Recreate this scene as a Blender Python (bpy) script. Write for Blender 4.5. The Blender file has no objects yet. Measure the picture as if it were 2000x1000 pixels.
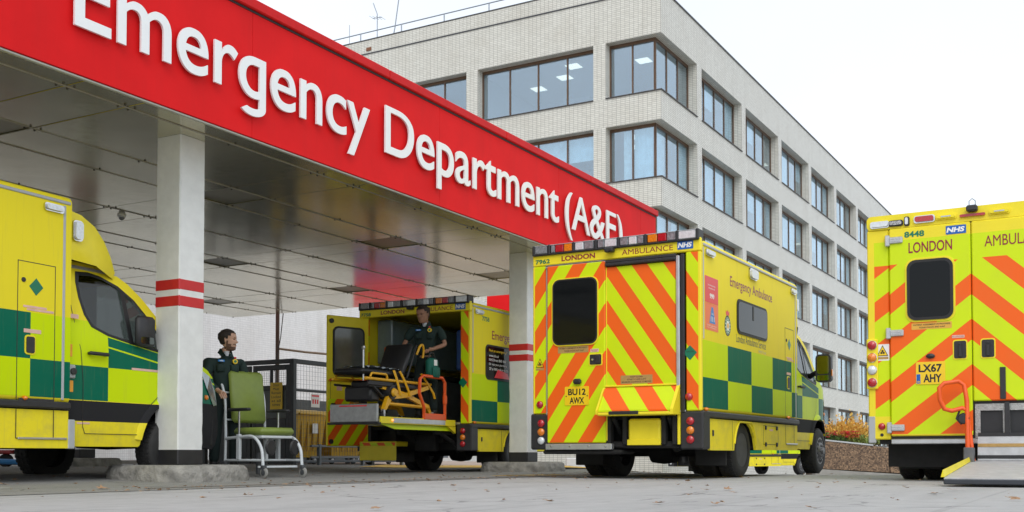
import bpy, bmesh, math, random
from mathutils import Vector, Matrix
from mathutils.geometry import delaunay_2d_cdt
random.seed(7)
PI = math.pi
S = bpy.context.scene
COL = S.collection

# ------------------------------------------------------------------ camera, world, sun, exposure
FPX, PITCH, CAMH = 2120.0, math.radians(1.8), 0.285
cam = bpy.data.objects.new('camera', bpy.data.cameras.new('camera'))
COL.objects.link(cam)
cam.location = (0, 0, CAMH)
cam.rotation_euler = (PI / 2 + PITCH, 0, 0)
cam.data.sensor_width = 36
cam.data.lens = FPX / 2000 * 36
YP = 888.0 - FPX * math.tan(PITCH)
cam.data.shift_y = (YP - 500) / 2000
cam.data.clip_start = 0.05
cam.data.clip_end = 2000
S.camera = cam

SUN_EL, SUN_AZ = math.radians(46), math.radians(178)      # azimuth measured from +Y towards +X
W = bpy.data.worlds.new('World')
S.world = W
W.use_nodes = True
wt = W.node_tree
for n in list(wt.nodes):
    wt.nodes.remove(n)
wo = wt.nodes.new('ShaderNodeOutputWorld')
bgs = wt.nodes.new('ShaderNodeBackground')
bgc = wt.nodes.new('ShaderNodeBackground')
add = wt.nodes.new('ShaderNodeAddShader')
sky = wt.nodes.new('ShaderNodeTexSky')
sky.sky_type = 'NISHITA'
sky.sun_disc = False
sky.sun_elevation = SUN_EL
sky.sun_rotation = SUN_AZ
wt.links.new(sky.outputs[0], bgs.inputs[0])
bgs.inputs[1].default_value = 0.05
tc = wt.nodes.new('ShaderNodeTexCoord')
nz = wt.nodes.new('ShaderNodeTexNoise')
nz.inputs['Scale'].default_value = 2.2
nz.inputs['Detail'].default_value = 5
wt.links.new(tc.outputs['Generated'], nz.inputs['Vector'])
rp = wt.nodes.new('ShaderNodeValToRGB')
rp.color_ramp.elements[0].position = 0.3
rp.color_ramp.elements[0].color = (0.80, 0.855, 0.90, 1)
rp.color_ramp.elements[1].position = 0.7
rp.color_ramp.elements[1].color = (0.93, 0.94, 0.95, 1)
wt.links.new(nz.outputs[0], rp.inputs[0])
wt.links.new(rp.outputs[0], bgc.inputs[0])
bgc.inputs[1].default_value = 1.0
wt.links.new(bgs.outputs[0], add.inputs[0])
wt.links.new(bgc.outputs[0], add.inputs[1])
wt.links.new(add.outputs[0], wo.inputs[0])

sl = bpy.data.lights.new('sun', 'SUN')
sl.energy = 1.3
sl.angle = math.radians(40)
sl.color = (1.0, 0.97, 0.92)
so = bpy.data.objects.new('sun', sl)
COL.objects.link(so)
sd = Vector((math.sin(SUN_AZ) * math.cos(SUN_EL), math.cos(SUN_AZ) * math.cos(SUN_EL), math.sin(SUN_EL)))
so.rotation_euler = sd.to_track_quat('Z', 'Y').to_euler()

S.view_settings.view_transform = 'Standard'
S.view_settings.look = 'None'
S.view_settings.exposure = 0.04
S.view_settings.gamma = 1
S.view_settings.use_curve_mapping = False
S.render.engine = 'CYCLES'
S.cycles.max_bounces = 7
S.cycles.diffuse_bounces = 4
S.cycles.glossy_bounces = 4
S.cycles.transparent_max_bounces = 12

# ------------------------------------------------------------------ node helpers and materials
class NT:
    def __init__(s, name):
        s.m = bpy.data.materials.new(name)
        s.m.use_nodes = True
        s.t = s.m.node_tree
        s.b = s.t.nodes['Principled BSDF']
        s.out = s.t.nodes['Material Output']
    def n(s, typ, **kw):
        x = s.t.nodes.new(typ)
        for k, v in kw.items():
            setattr(x, k, v)
        return x
    def lk(s, a, b):
        s.t.links.new(a, b)
    def _in(s, sock, v):
        if hasattr(v, 'is_output') or hasattr(v, 'links'):
            s.lk(v, sock)
        else:
            sock.default_value = v
    def ma(s, op, a, b=None, c=None):
        x = s.n('ShaderNodeMath', operation=op)
        s._in(x.inputs[0], a)
        if b is not None:
            s._in(x.inputs[1], b)
        if c is not None:
            s._in(x.inputs[2], c)
        return x.outputs[0]
    def xyz(s):
        g = s.n('ShaderNodeTexCoord')
        x = s.n('ShaderNodeSeparateXYZ')
        s.lk(g.outputs['Object'], x.inputs[0])
        return x.outputs[0], x.outputs[1], x.outputs[2]
    def mix(s, f, a, b):
        x = s.n('ShaderNodeMix', data_type='RGBA')
        s._in(x.inputs[0], f)
        for i, v in ((6, a), (7, b)):
            if isinstance(v, tuple):
                x.inputs[i].default_value = (*v[:3], 1)
            else:
                s.lk(v, x.inputs[i])
        return x.outputs[2]
    def noise(s, scale, detail=4, rough=.55, vec=None):
        x = s.n('ShaderNodeTexNoise')
        x.inputs['Scale'].default_value = scale
        x.inputs['Detail'].default_value = detail
        x.inputs['Roughness'].default_value = rough
        if vec is None:
            vec = s.n('ShaderNodeTexCoord').outputs['Object']
        s.lk(vec, x.inputs['Vector'])
        return x.outputs[0]
    def ramp(s, f, p0, p1, c0=(0, 0, 0), c1=(1, 1, 1)):
        x = s.n('ShaderNodeValToRGB')
        x.color_ramp.elements[0].position = p0
        x.color_ramp.elements[1].position = p1
        x.color_ramp.elements[0].color = (*c0, 1)
        x.color_ramp.elements[1].color = (*c1, 1)
        s.lk(f, x.inputs[0])
        return x.outputs[0]
    def between(s, v, a, b):
        return s.ma('MULTIPLY', s.ma('GREATER_THAN', v, a), s.ma('LESS_THAN', v, b))
    def bump(s, h, strength=.2, dist=.01):
        x = s.n('ShaderNodeBump')
        x.inputs['Strength'].default_value = strength
        x.inputs['Distance'].default_value = dist
        s.lk(h, x.inputs['Height'])
        s.lk(x.outputs[0], s.b.inputs['Normal'])

MATS = {}
def mat(name, col, rough=.5, metal=0, vary=.06, scale=9, bump=0, bscale=60, coat=0, spec=None, emit=None, es=1.0):
    if name in MATS:
        return MATS[name]
    t = NT(name)
    t.b.inputs['Roughness'].default_value = rough
    t.b.inputs['Metallic'].default_value = metal
    if coat:
        t.b.inputs['Coat Weight'].default_value = coat
        t.b.inputs['Coat Roughness'].default_value = .05
    if spec is not None:
        t.b.inputs['Specular IOR Level'].default_value = spec
    if vary:
        f = t.noise(scale)
        c = t.mix(t.ramp(f, .3, .7), tuple(x * (1 - vary) for x in col), tuple(min(1, x * (1 + vary)) for x in col))
        t.lk(c, t.b.inputs['Base Color'])
    else:
        t.b.inputs['Base Color'].default_value = (*col, 1)
    if bump:
        t.bump(t.noise(bscale, 6), bump)
    if emit:
        t.b.inputs['Emission Color'].default_value = (*emit, 1)
        t.b.inputs['Emission Strength'].default_value = es
    MATS[name] = t.m
    return t.m

YEL, LIME, GRN, ORG = (.84, .70, .028), (.60, .76, .003), (.0, .135, .078), (.86, .125, .008)
def grime(t, base, z):
    """thin road dirt low down on the panels and blotchy wear"""
    f = t.ramp(t.noise(7, 6, .65), .45, .75)
    g = t.ma('MULTIPLY', f, t.ma('MULTIPLY', .34, t.ma('LESS_THAN', z, .72)))
    h = t.ma('MULTIPLY', t.ramp(t.noise(2.2, 3), .4, .8), .04)
    co = t.n('ShaderNodeTexCoord').outputs['Object']
    mp = t.n('ShaderNodeMapping')
    mp.inputs['Scale'].default_value = (16, 16, 1.1)
    t.lk(co, mp.inputs['Vector'])
    st = t.ma('MULTIPLY', t.ramp(t.noise(1.6, 5, .6, mp.outputs[0]), .56, .74), .14)
    return t.mix(t.ma('ADD', st, t.ma('ADD', g, h)), base, (.32, .27, .12))
def livery_side(name, x0=.01):
    t = NT(name)
    x, y, z = t.xyz()
    idx = t.ma('FLOOR', t.ma('DIVIDE', t.ma('SUBTRACT', x, x0), .9))
    par = t.ma('ABSOLUTE', t.ma('MODULO', idx, 2.0))
    up = t.ma('GREATER_THAN', z, 1.166)
    # upper row green when odd, lower row green when even
    g = t.ma('ABSOLUTE', t.ma('SUBTRACT', up, t.ma('SUBTRACT', 1.0, par)))
    zone = t.ma('MULTIPLY', t.between(z, .818, 1.59), t.ma('GREATER_THAN', t.ma('ABSOLUTE', y), 1.04))
    zone = t.ma('MULTIPLY', zone, t.ma('GREATER_THAN', x, .03))
    c = t.mix(zone, YEL, t.mix(g, LIME, GRN))
    t.lk(grime(t, c, z), t.b.inputs['Base Color'])
    t.b.inputs['Roughness'].default_value = .5
    t.b.inputs['Specular IOR Level'].default_value = .08
    return t.m
def livery_cab(name, full=True):
    t = NT(name)
    x, y, z = t.xyz()
    idx = t.ma('FLOOR', t.ma('DIVIDE', t.ma('SUBTRACT', x, 4.45), .92))
    par = t.ma('ABSOLUTE', t.ma('MODULO', idx, 2.0))      # 0 -> upper green
    up = t.ma('GREATER_THAN', z, 1.155)
    g = t.ma('ABSOLUTE', t.ma('SUBTRACT', t.ma('SUBTRACT', 1.0, up), t.ma('SUBTRACT', 1.0, par)))
    belt = t.ma('SUBTRACT', 1.515, t.ma('MULTIPLY', .155, t.ma('SUBTRACT', x, 4.1)))
    stripe = t.ma('LESS_THAN', t.ma('ABSOLUTE', t.ma('SUBTRACT', z, t.ma('SUBTRACT', belt, .10))), .008)
    g = t.ma('MULTIPLY', g, t.ma('LESS_THAN', z, belt))
    g = t.ma('MULTIPLY', g, t.ma('SUBTRACT', 1.0, stripe))
    zone = t.ma('MULTIPLY', t.between(z, .818, 1.60), t.ma('GREATER_THAN', t.ma('ABSOLUTE', y), .62))
    c = t.mix(zone, YEL, t.mix(g, LIME, GRN))
    c = grime(t, c, z)
    dark = t.ma('MAXIMUM', t.between(z, .612, .812),
                t.ma('MULTIPLY', t.ma('GREATER_THAN', x, 5.76), t.ma('LESS_THAN', z, .86)))
    rs = t.ma('MULTIPLY', t.ma('LESS_THAN', t.ma('ABSOLUTE', t.ma('SUBTRACT', z, 2.14)), .018), t.ma('LESS_THAN', x, 4.7))
    c = t.mix(rs, c, (.36, .37, .37))
    c = t.mix(dark, c, (.022, .022, .024))
    t.lk(c, t.b.inputs['Base Color'])
    t.b.inputs['Specular IOR Level'].default_value = .14
    r = t.ma('ADD', .42, t.ma('MULTIPLY', dark, .3))
    t.lk(r, t.b.inputs['Roughness'])
    return t.m
def livery_rear(name, slope_l=1.45, slope_r=1.42, yc=.07, ph=1.27, per=.557, duty=.5, ztop=2.587, zbot=.79, edge=1.055, lime_top=None):
    t = NT(name)
    x, y, z = t.xyz()
    d = t.ma('SUBTRACT', y, yc)
    left = t.ma('GREATER_THAN', d, 0.0)
    sl_ = t.ma('ADD', slope_r, t.ma('MULTIPLY', left, slope_l - slope_r))
    u = t.ma('ADD', z, t.ma('MULTIPLY', sl_, t.ma('ABSOLUTE', d)))
    f = t.ma('FRACT', t.ma('DIVIDE', t.ma('SUBTRACT', u, ph - 10 * per), per))
    o = t.ma('LESS_THAN', f, duty)
    if lime_top:
        o = t.ma('MULTIPLY', o, t.ma('LESS_THAN', z, lime_top))
    zone = t.ma('MULTIPLY', t.between(z, zbot, ztop), t.ma('LESS_THAN', t.ma('ABSOLUTE', y), edge))
    c = t.mix(zone, YEL, t.mix(o, LIME, ORG))
    h = t.ma('MULTIPLY', t.ramp(t.noise(3, 5), .45, .8), .10)
    c = t.mix(h, c, (.30, .22, .08))
    t.lk(c, t.b.inputs['Base Color'])
    t.b.inputs['Roughness'].default_value = .42
    t.b.inputs['Specular IOR Level'].default_value = .3
    return t.m

def glass(name, tint=(.35, .4, .4), refl=.08, rough=.02):
    t = NT(name)
    t.t.nodes.remove(t.b)
    tr = t.n('ShaderNodeBsdfTransparent')
    tr.inputs[0].default_value = (*tint, 1)
    gl = t.n('ShaderNodeBsdfGlossy')
    gl.inputs['Roughness'].default_value = rough
    ge = t.n('ShaderNodeNewGeometry')
    dt = t.n('ShaderNodeVectorMath', operation='DOT_PRODUCT')
    t.lk(ge.outputs['Normal'], dt.inputs[0])
    t.lk(ge.outputs['Incoming'], dt.inputs[1])
    sch = t.ma('POWER', t.ma('SUBTRACT', 1.0, t.ma('ABSOLUTE', dt.outputs['Value'])), 5.0)
    f = t.ma('MINIMUM', 1.0, t.ma('ADD', refl + .05, t.ma('MULTIPLY', sch, .95)))
    mx = t.n('ShaderNodeMixShader')
    t.lk(f, mx.inputs[0])
    t.lk(tr.outputs[0], mx.inputs[1])
    t.lk(gl.outputs[0], mx.inputs[2])
    t.lk(mx.outputs[0], t.out.inputs[0])
    return t.m

def tile_mat(name, c1, c2, mortar, w=.20, h=.080, msz=.012):
    """glazed wall tiles in a straight stack bond; x+y run along the wall, z up"""
    t = NT(name)
    x, y, z = t.xyz()
    g = t.n('ShaderNodeNewGeometry')
    sn = t.n('ShaderNodeSeparateXYZ')
    tn = t.n('ShaderNodeTexCoord')
    t.lk(tn.outputs['Normal'], sn.inputs[0])
    ax = t.ma('GREATER_THAN', t.ma('ABSOLUTE', sn.outputs[0]), .6)
    flat = t.ma('GREATER_THAN', t.ma('ABSOLUTE', sn.outputs[2]), .6)
    run = t.ma('ADD', t.ma('MULTIPLY', x, t.ma('SUBTRACT', 1.0, ax)), t.ma('MULTIPLY', y, ax))
    zz = t.ma('ADD', t.ma('MULTIPLY', z, t.ma('SUBTRACT', 1.0, flat)), t.ma('MULTIPLY', y, flat))
    fx = t.ma('FRACT', t.ma('DIVIDE', t.ma('ADD', run, 100.0), w))
    fz = t.ma('FRACT', t.ma('DIVIDE', t.ma('ADD', zz, 100.0), h))
    m = t.ma('MAXIMUM', t.ma('LESS_THAN', fx, msz / w), t.ma('LESS_THAN', fz, msz / h))
    cb = t.n('ShaderNodeCombineXYZ')
    t.lk(t.ma('FLOOR', t.ma('DIVIDE', t.ma('ADD', run, 100.0), w)), cb.inputs[0])
    t.lk(t.ma('FLOOR', t.ma('DIVIDE', t.ma('ADD', zz, 100.0), h)), cb.inputs[1])
    wn = t.n('ShaderNodeTexWhiteNoise', noise_dimensions='2D')
    t.lk(cb.outputs[0], wn.inputs['Vector'])
    c = t.mix(wn.outputs[0], c1, c2)
    st = t.ramp(t.noise(.55, 6, .6), .45, .75)
    c = t.mix(t.ma('MULTIPLY', st, .25), c, (.40, .35, .27))
    mp = t.n('ShaderNodeMapping')
    mp.inputs['Scale'].default_value = (2.2, 2.2, .16)
    t.lk(t.n('ShaderNodeTexCoord').outputs['Object'], mp.inputs['Vector'])
    c = t.mix(t.ma('MULTIPLY', t.ramp(t.noise(1.0, 6, .65, mp.outputs[0]), .52, .74), .26), c, (.30, .27, .21))
    c = t.mix(m, c, mortar)
    t.lk(c, t.b.inputs['Base Color'])
    t.lk(t.ma('ADD', .30, t.ma('MULTIPLY', m, .5)), t.b.inputs['Roughness'])
    t.bump(t.ma('SUBTRACT', 1.0, m), .4, .006)
    return t.m

M_RED = mat('red_cladding', (.68, .012, .014), .6, vary=.07, scale=1.5, spec=.1)
for m_, a_ in ((M_RED, .22),):
    t_ = NT.__new__(NT); t_.m = m_; t_.t = m_.node_tree; t_.b = t_.t.nodes['Principled BSDF']
    src = t_.b.inputs['Base Color'].links[0].from_socket
    mp_ = t_.n('ShaderNodeMapping'); mp_.inputs['Scale'].default_value = (3.5, 3.5, .35)
    t_.lk(t_.n('ShaderNodeTexCoord').outputs['Object'], mp_.inputs['Vector'])
    c_ = t_.mix(t_.ma('MULTIPLY', t_.ramp(t_.noise(1.0, 7, .7, mp_.outputs[0]), .50, .80), a_), src, (.36, .02, .02))
    t_.lk(c_, t_.b.inputs['Base Color'])
M_REDD = mat('red_coping', (.56, .010, .012), .5, vary=.08, spec=.15)
M_LET = mat('white_letter_face', (.80, .82, .83), .35, vary=.02)
M_WHITE = mat('white_paint', (.72, .73, .71), .5, vary=.05, bump=.12, bscale=25)
M_REDP = mat('red_paint', (.55, .018, .022), .45, vary=.08)
M_BLACKP = mat('black_paint', (.018, .018, .02), .5, vary=.2)
M_PLAS = mat('black_plastic', (.022, .022, .024), .5, vary=.2, bump=.08, bscale=80)
M_RUB = mat('tyre_rubber', (.02, .02, .02), .75, vary=.25)
M_RUBTRIM = mat('window_rubber', (.012, .012, .013), .55, vary=0)
M_RIM = mat('steel_rim', (.16, .16, .165), .45, metal=.6, vary=.2)
M_UND = mat('underbody_metal', (.012, .012, .012), .8, vary=.3)
M_ALU = mat('brushed_aluminium', (.52, .53, .54), .35, metal=.75, vary=.1)
M_GREYS = mat('grey_reflective_strip', (.40, .42, .43), .4, vary=.05)
M_CHR = mat('chrome', (.62, .62, .62), .18, metal=1, vary=.05)
M_WLENS = mat('clear_lens', (.66, .69, .71), .15, metal=.2, vary=.14, scale=40)
M_HEAD = mat('headlamp_lens', (.30, .33, .35), .08, metal=.5, vary=.2, scale=12)
M_RLENS = mat('red_lens', (.42, .01, .018), .12, vary=.25, scale=70, coat=.6)
M_ALENS = mat('amber_lens', (.72, .20, .01), .12, vary=.25, scale=70, coat=.6)
M_GLENS = mat('smoked_lens', (.20, .21, .225), .1, vary=.4, scale=35, coat=.8)
M_BLENS = mat('dark_lens', (.03, .03, .035), .1, vary=.3, coat=.8)
M_DG = mat('dark_window_glass', (.006, .007, .008), .05, vary=0, spec=.2)
M_YEL = mat('yellow_gloss_paint', YEL, .36, vary=.06, scale=4, spec=.3)
M_YELD = mat('yellow_powder_coat', (.80, .42, .012), .4, vary=.08)
M_ORANGE = mat('orange_powder_coat', (.80, .10, .012), .38, vary=.06)
M_MAROON = mat('maroon_vinyl', (.26, .008, .03), .4, vary=0)
M_GVIN = mat('green_vinyl', (.0, .17, .085), .4, vary=0)
M_BLU = mat('blue_vinyl', (.0, .10, .42), .4, vary=0)
M_WV = mat('white_vinyl', (.82, .82, .80), .4, vary=0)
M_BV = mat('black_vinyl', (.01, .01, .012), .4, vary=0)
M_PLATE = mat('yellow_number_plate', (.86, .58, .01), .35, vary=.03)
M_GOLDL = mat('tan_label', (.42, .26, .08), .5, vary=.1, scale=30)
M_PINKL = mat('pale_label', (.72, .45, .38), .5, vary=.1)
M_ORL = mat('orange_label', (.80, .34, .03), .5, vary=.1)
M_POR = mat('poster_red', (.74, .03, .04), .35, vary=.02)
M_POO = mat('poster_orange', (.84, .16, .04), .35, vary=.02)
M_POB = mat('poster_blue', (.0, .18, .55), .35, vary=.02)
M_GLASS = glass('clear_vehicle_glass', (.30, .34, .33), .02)
M_CONC = mat('concrete', (.30, .29, .265), .85, vary=.16, scale=3, bump=.5, bscale=14)

# ------------------------------------------------------------------ mesh helpers
class MB:
    def __init__(s):
        s.v, s.f, s.mi, s.k = [], [], [], 0
    def add(s, verts, faces, M=None):
        b = len(s.v)
        s.v += [tuple(M @ Vector(p)) if M else tuple(p) for p in verts]
        s.f += [tuple(b + i for i in f) for f in faces]
        s.mi += [s.k] * len(faces)
        return s
    def box(s, x0, x1, y0, y1, z0, z1, M=None):
        v = [(x, y, z) for x in (x0, x1) for y in (y0, y1) for z in (z0, z1)]
        return s.add(v, [(0, 1, 3, 2), (4, 6, 7, 5), (0, 4, 5, 1), (2, 3, 7, 6), (0, 2, 6, 4), (1, 5, 7, 3)], M)
    def cbox(s, x0, x1, y0, y1, z0, z1, b=.01, M=None):
        b = min(b, (x1 - x0) / 2.01, (y1 - y0) / 2.01, (z1 - z0) / 2.01)
        X, Y, Z = (x0, x1), (y0, y1), (z0, z1)
        v, ix = [], {}
        for i in (0, 1):
            for j in (0, 1):
                for k in (0, 1):
                    sx, sy, sz = (1, -1)[i] * b, (1, -1)[j] * b, (1, -1)[k] * b
                    for a, p in enumerate(((X[i], Y[j] + sy, Z[k] + sz), (X[i] + sx, Y[j], Z[k] + sz), (X[i] + sx, Y[j] + sy, Z[k]))):
                        ix[(i, j, k, a)] = len(v)
                        v.append(p)
        q = []
        o4 = ((0, 0), (0, 1), (1, 1), (1, 0))
        for i in (0, 1):
            q.append([ix[(i, j, k, 0)] for j, k in o4])
            q.append([ix[(j, i, k, 1)] for j, k in o4])
            q.append([ix[(j, k, i, 2)] for j, k in o4])
        for i in (0, 1):
            for j in (0, 1):
                q.append([ix[(i, j, 0, 0)], ix[(i, j, 0, 1)], ix[(i, j, 1, 1)], ix[(i, j, 1, 0)]])
                q.append([ix[(i, 0, j, 0)], ix[(i, 0, j, 2)], ix[(i, 1, j, 2)], ix[(i, 1, j, 0)]])
                q.append([ix[(0, i, j, 1)], ix[(0, i, j, 2)], ix[(1, i, j, 2)], ix[(1, i, j, 1)]])
        for i in (0, 1):
            for j in (0, 1):
                for k in (0, 1):
                    q.append([ix[(i, j, k, a)] for a in range(3)])
        cx = Vector(((x0 + x1) / 2, (y0 + y1) / 2, (z0 + z1) / 2))
        qq = []
        for f in q:
            p = [Vector(v[i]) for i in f]
            nrm = (p[1] - p[0]).cross(p[2] - p[0])
            c = sum(p, Vector()) / len(p)
            qq.append(tuple(f) if nrm.dot(c - cx) > 0 else tuple(reversed(f)))
        return s.add(v, qq, M)
    def prism(s, poly, fn, a, b):
        """poly of (u,v); fn(u,v,w)->xyz; extruded w from a to b"""
        n = len(poly)
        v = [fn(p[0], p[1], a) for p in poly] + [fn(p[0], p[1], b) for p in poly]
        f = [tuple(reversed(range(n))), tuple(range(n, 2 * n))]
        f += [(i, (i + 1) % n, n + (i + 1) % n, n + i) for i in range(n)]
        return s.add(v, f)
    def tube(s, pts, r, n=8, caps=True):
        pts = [Vector(p) for p in pts]
        rs = r if isinstance(r, (list, tuple)) else [r] * len(pts)
        up = Vector((0, 0, 1))
        v, f = [], []
        pu = None
        for i, p in enumerate(pts):
            d = (pts[min(i + 1, len(pts) - 1)] - pts[max(i - 1, 0)]).normalized()
            a = pu - d * pu.dot(d) if pu is not None else (up if abs(d.z) < .9 else Vector((1, 0, 0)))
            a = (a - d * a.dot(d)).normalized()
            pu = a
            b = d.cross(a)
            for k in range(n):
                t = 2 * PI * k / n
                v.append(p + (a * math.cos(t) + b * math.sin(t)) * rs[i])
        for i in range(len(pts) - 1):
            for k in range(n):
                f.append((i * n + k, i * n + (k + 1) % n, (i + 1) * n + (k + 1) % n, (i + 1) * n + k))
        if caps:
            f.append(tuple(reversed(range(n))))
            f.append(tuple((len(pts) - 1) * n + k for k in range(n)))
        return s.add(v, f)
    def lathe(s, prof, c, axis='y', n=24):
        """prof: (radius, along)"""
        v, f = [], []
        for r, h in prof:
            for k in range(n):
                t = 2 * PI * k / n
                a, b = r * math.cos(t), r * math.sin(t)
                v.append({'y': (c[0] + a, c[1] + h, c[2] + b), 'x': (c[0] + h, c[1] + a, c[2] + b), 'z': (c[0] + a, c[1] + b, c[2] + h)}[axis])
        for i in range(len(prof) - 1):
            for k in range(n):
                f.append((i * n + k, i * n + (k + 1) % n, (i + 1) * n + (k + 1) % n, (i + 1) * n + k))
        f.append(tuple(range(n)))
        f.append(tuple((len(prof) - 1) * n + k for k in range(n)))
        return s.add(v, f)
    def build(s, name, mats, parent=None, smooth=35, loc=None, fixn=True):
        me = bpy.data.meshes.new(name)
        me.from_pydata(s.v, [], s.f)
        if not isinstance(mats, (list, tuple)):
            mats = [mats]
        for m in mats:
            me.materials.append(m)
        if any(s.mi):
            me.polygons.foreach_set('material_index', s.mi)
        if fixn:
            bm = bmesh.new()
            bm.from_mesh(me)
            bmesh.ops.recalc_face_normals(bm, faces=bm.faces)
            bm.to_mesh(me)
            bm.free()
        me.update()
        if smooth:
            me.shade_smooth()
            me.set_sharp_from_angle(angle=math.radians(smooth))
        return link(name, me, parent, loc)

def link(name, me, parent=None, loc=None):
    o = bpy.data.objects.new(name, me)
    COL.objects.link(o)
    if parent is not None:
        o.parent = parent
    if loc is not None:
        o.location = loc
    return o
def tag(o, label=None, cat=None, group=None, kind=None):
    for k, v in (('label', label), ('category', cat), ('group', group), ('kind', kind)):
        if v:
            o[k] = v
    return o
def thing(name, label, cat, loc=(0, 0, 0), rz=0, group=None):
    o = bpy.data.objects.new(name, None)
    COL.objects.link(o)
    o.location = loc
    o.rotation_euler = (0, 0, rz)
    o.empty_display_size = .2
    return tag(o, label, cat, group)
def kids(o):
    return [c for c in bpy.data.objects if c.parent == o]
def copy_tree(o, parent=None):
    c = o.copy()
    COL.objects.link(c)
    c.parent = parent
    for ch in kids(o):
        copy_tree(ch, c)
    return c

def rrect(u0, u1, v0, v1, r, n=5):
    p = []
    for cx, cy, a0 in ((u1 - r, v0 + r, -90), (u1 - r, v1 - r, 0), (u0 + r, v1 - r, 90), (u0 + r, v0 + r, 180)):
        for k in range(n + 1):
            a = math.radians(a0 + 90 * k / n)
            p.append((cx + r * math.cos(a), cy + r * math.sin(a)))
    return p
REAR = lambda u, v, w: (w, u, v)         # u=y  v=z  extruded along x
SIDE = lambda u, v, w: (u, w, v)         # u=x  v=z  extruded along y
PLAN = lambda u, v, w: (u, v, w)

TXT = {}
def text_mesh(body, bold=.0, ext=.0, align='LEFT'):
    k = (body, bold, ext, align)
    if k not in TXT:
        c = bpy.data.curves.new('text', 'FONT')
        c.body = body
        c.size = 1
        c.offset = bold
        c.extrude = ext
        c.align_x = align
        c.resolution_u = 12 if ext else 4
        c.space_line = .9
        o = bpy.data.objects.new('text', c)
        COL.objects.link(o)
        me = bpy.data.meshes.new_from_object(o)
        bpy.data.objects.remove(o)
        bpy.data.curves.remove(c)
        xs = [v.co.x for v in me.vertices]
        ys = [v.co.y for v in me.vertices]
        TXT[k] = (me, min(xs), max(xs), min(ys), max(ys))
    return TXT[k]
def fit_text(name, body, p, u, up, width, height, material, parent, bold=.0, label=None, ext=0):
    """text whose ink box starts at p, runs width along u and height along up"""
    me0, x0, x1, y0, y1 = text_mesh(body, bold, ext)
    me = me0.copy()
    u, up = Vector(u), Vector(up)
    nrm = u.cross(up)
    p = Vector(p)
    sx, sy = width / (x1 - x0), height / (y1 - y0)
    for v in me.vertices:
        x, y, z = v.co
        v.co = p + u * ((x - x0) * sx) + up * ((y - y0) * sy) + nrm * z
    me.materials.clear()
    me.materials.append(material)
    me.update()
    o = link(name, me, parent)
    if label:
        o['label'] = label
    return o

def hull(outline, holes, wf, bulge, name, mats, parent, grid=.13, rows=9, cap=(0, None), y_sides=(-1, 1)):
    """closed shell: two side skins cut by holes plus a lofted strip along outline[cap[0]:cap[1]]"""
    pts = [Vector(p) for p in outline]
    edges = [(i, (i + 1) % len(outline)) for i in range(len(outline))]
    for h in holes:
        b = len(pts)
        pts += [Vector(p) for p in h]
        edges += [(b + i, b + (i + 1) % len(h)) for i in range(len(h))]
    def inside(p, poly):
        c = False
        for i in range(len(poly)):
            x1_, y1_ = poly[i]
            x2_, y2_ = poly[i - 1]
            if (y1_ > p[1]) != (y2_ > p[1]) and p[0] < (x2_ - x1_) * (p[1] - y1_) / (y2_ - y1_) + x1_:
                c = not c
        return c
    xs, zs = [p[0] for p in outline], [p[1] for p in outline]
    x = min(xs) + grid / 2
    while x < max(xs):
        z = min(zs) + grid / 2
        while z < max(zs):
            if inside((x, z), outline) and not any(inside((x, z), h) for h in holes):
                pts.append(Vector((x, z)))
            z += grid
        x += grid
    vs, _, fs, *_ = delaunay_2d_cdt(pts, edges, [], 1, 1e-5)
    good = []
    for f in fs:
        c = sum((vs[i] for i in f), Vector((0, 0))) / len(f)
        if inside(c, outline) and not any(inside(c, h) for h in holes):
            good.append(f)
    mb = MB()
    for sy in y_sides:
        mb.add([(v[0], sy * wf(v[0], v[1]), v[1]) for v in vs], [tuple(f) if sy < 0 else tuple(reversed(f)) for f in good])
    strip = outline[cap[0]:cap[1]]
    loft(mb, strip, wf, bulge, rows)
    return mb.build(name, mats, parent, 40, fixn=False)
def loft(mb, strip, wf, bulge, rows=9, shrink=0):
    v, f = [], []
    for (x, z) in strip:
        w = wf(x, z) - shrink
        for k in range(rows):
            t = -1 + 2 * k / (rows - 1)
            dx, dz = bulge(x, z)
            q = 1 - abs(t) ** 2.4
            v.append((x + dx * q, t * w, z + dz * q))
    for i in range(len(strip) - 1):
        for k in range(rows - 1):
            a = i * rows + k
            f.append((a, a + 1, a + rows + 1, a + rows))
    mb.add(v, f)

# ------------------------------------------------------------------ site frame
A1 = math.atan2(2190 - 1000, FPX)
D1 = Vector((math.sin(A1), math.cos(A1), 0))          # along the canopy, away from the camera
D2 = Vector((-D1.y, D1.x, 0))                         # across the canopy, to the left
F0 = Vector((-3.227, 10.458, 0))                      # foot of the front of the fascia
CROT = math.atan2(D1.y, D1.x)
def cpt(t, d, z=0):
    return F0 + D1 * t + D2 * d + Vector((0, 0, z))
def sst(v):
    v = max(0, min(1, v))
    return v * v * (3 - 2 * v)
def zg(x, y):
    r = Vector((x, y, 0)) - F0
    d2 = r.dot(D2)
    rise = .06 * sst((-x - 2) / 3) * sst(d2 / 2)
    fall = -.0185 * max(0, min(y, 62) - 15.5) * sst((x - 1.0) / 3)
    return rise + fall
def on_ground(x, y, dz=0):
    return Vector((x, y, zg(x, y) + dz))

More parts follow.
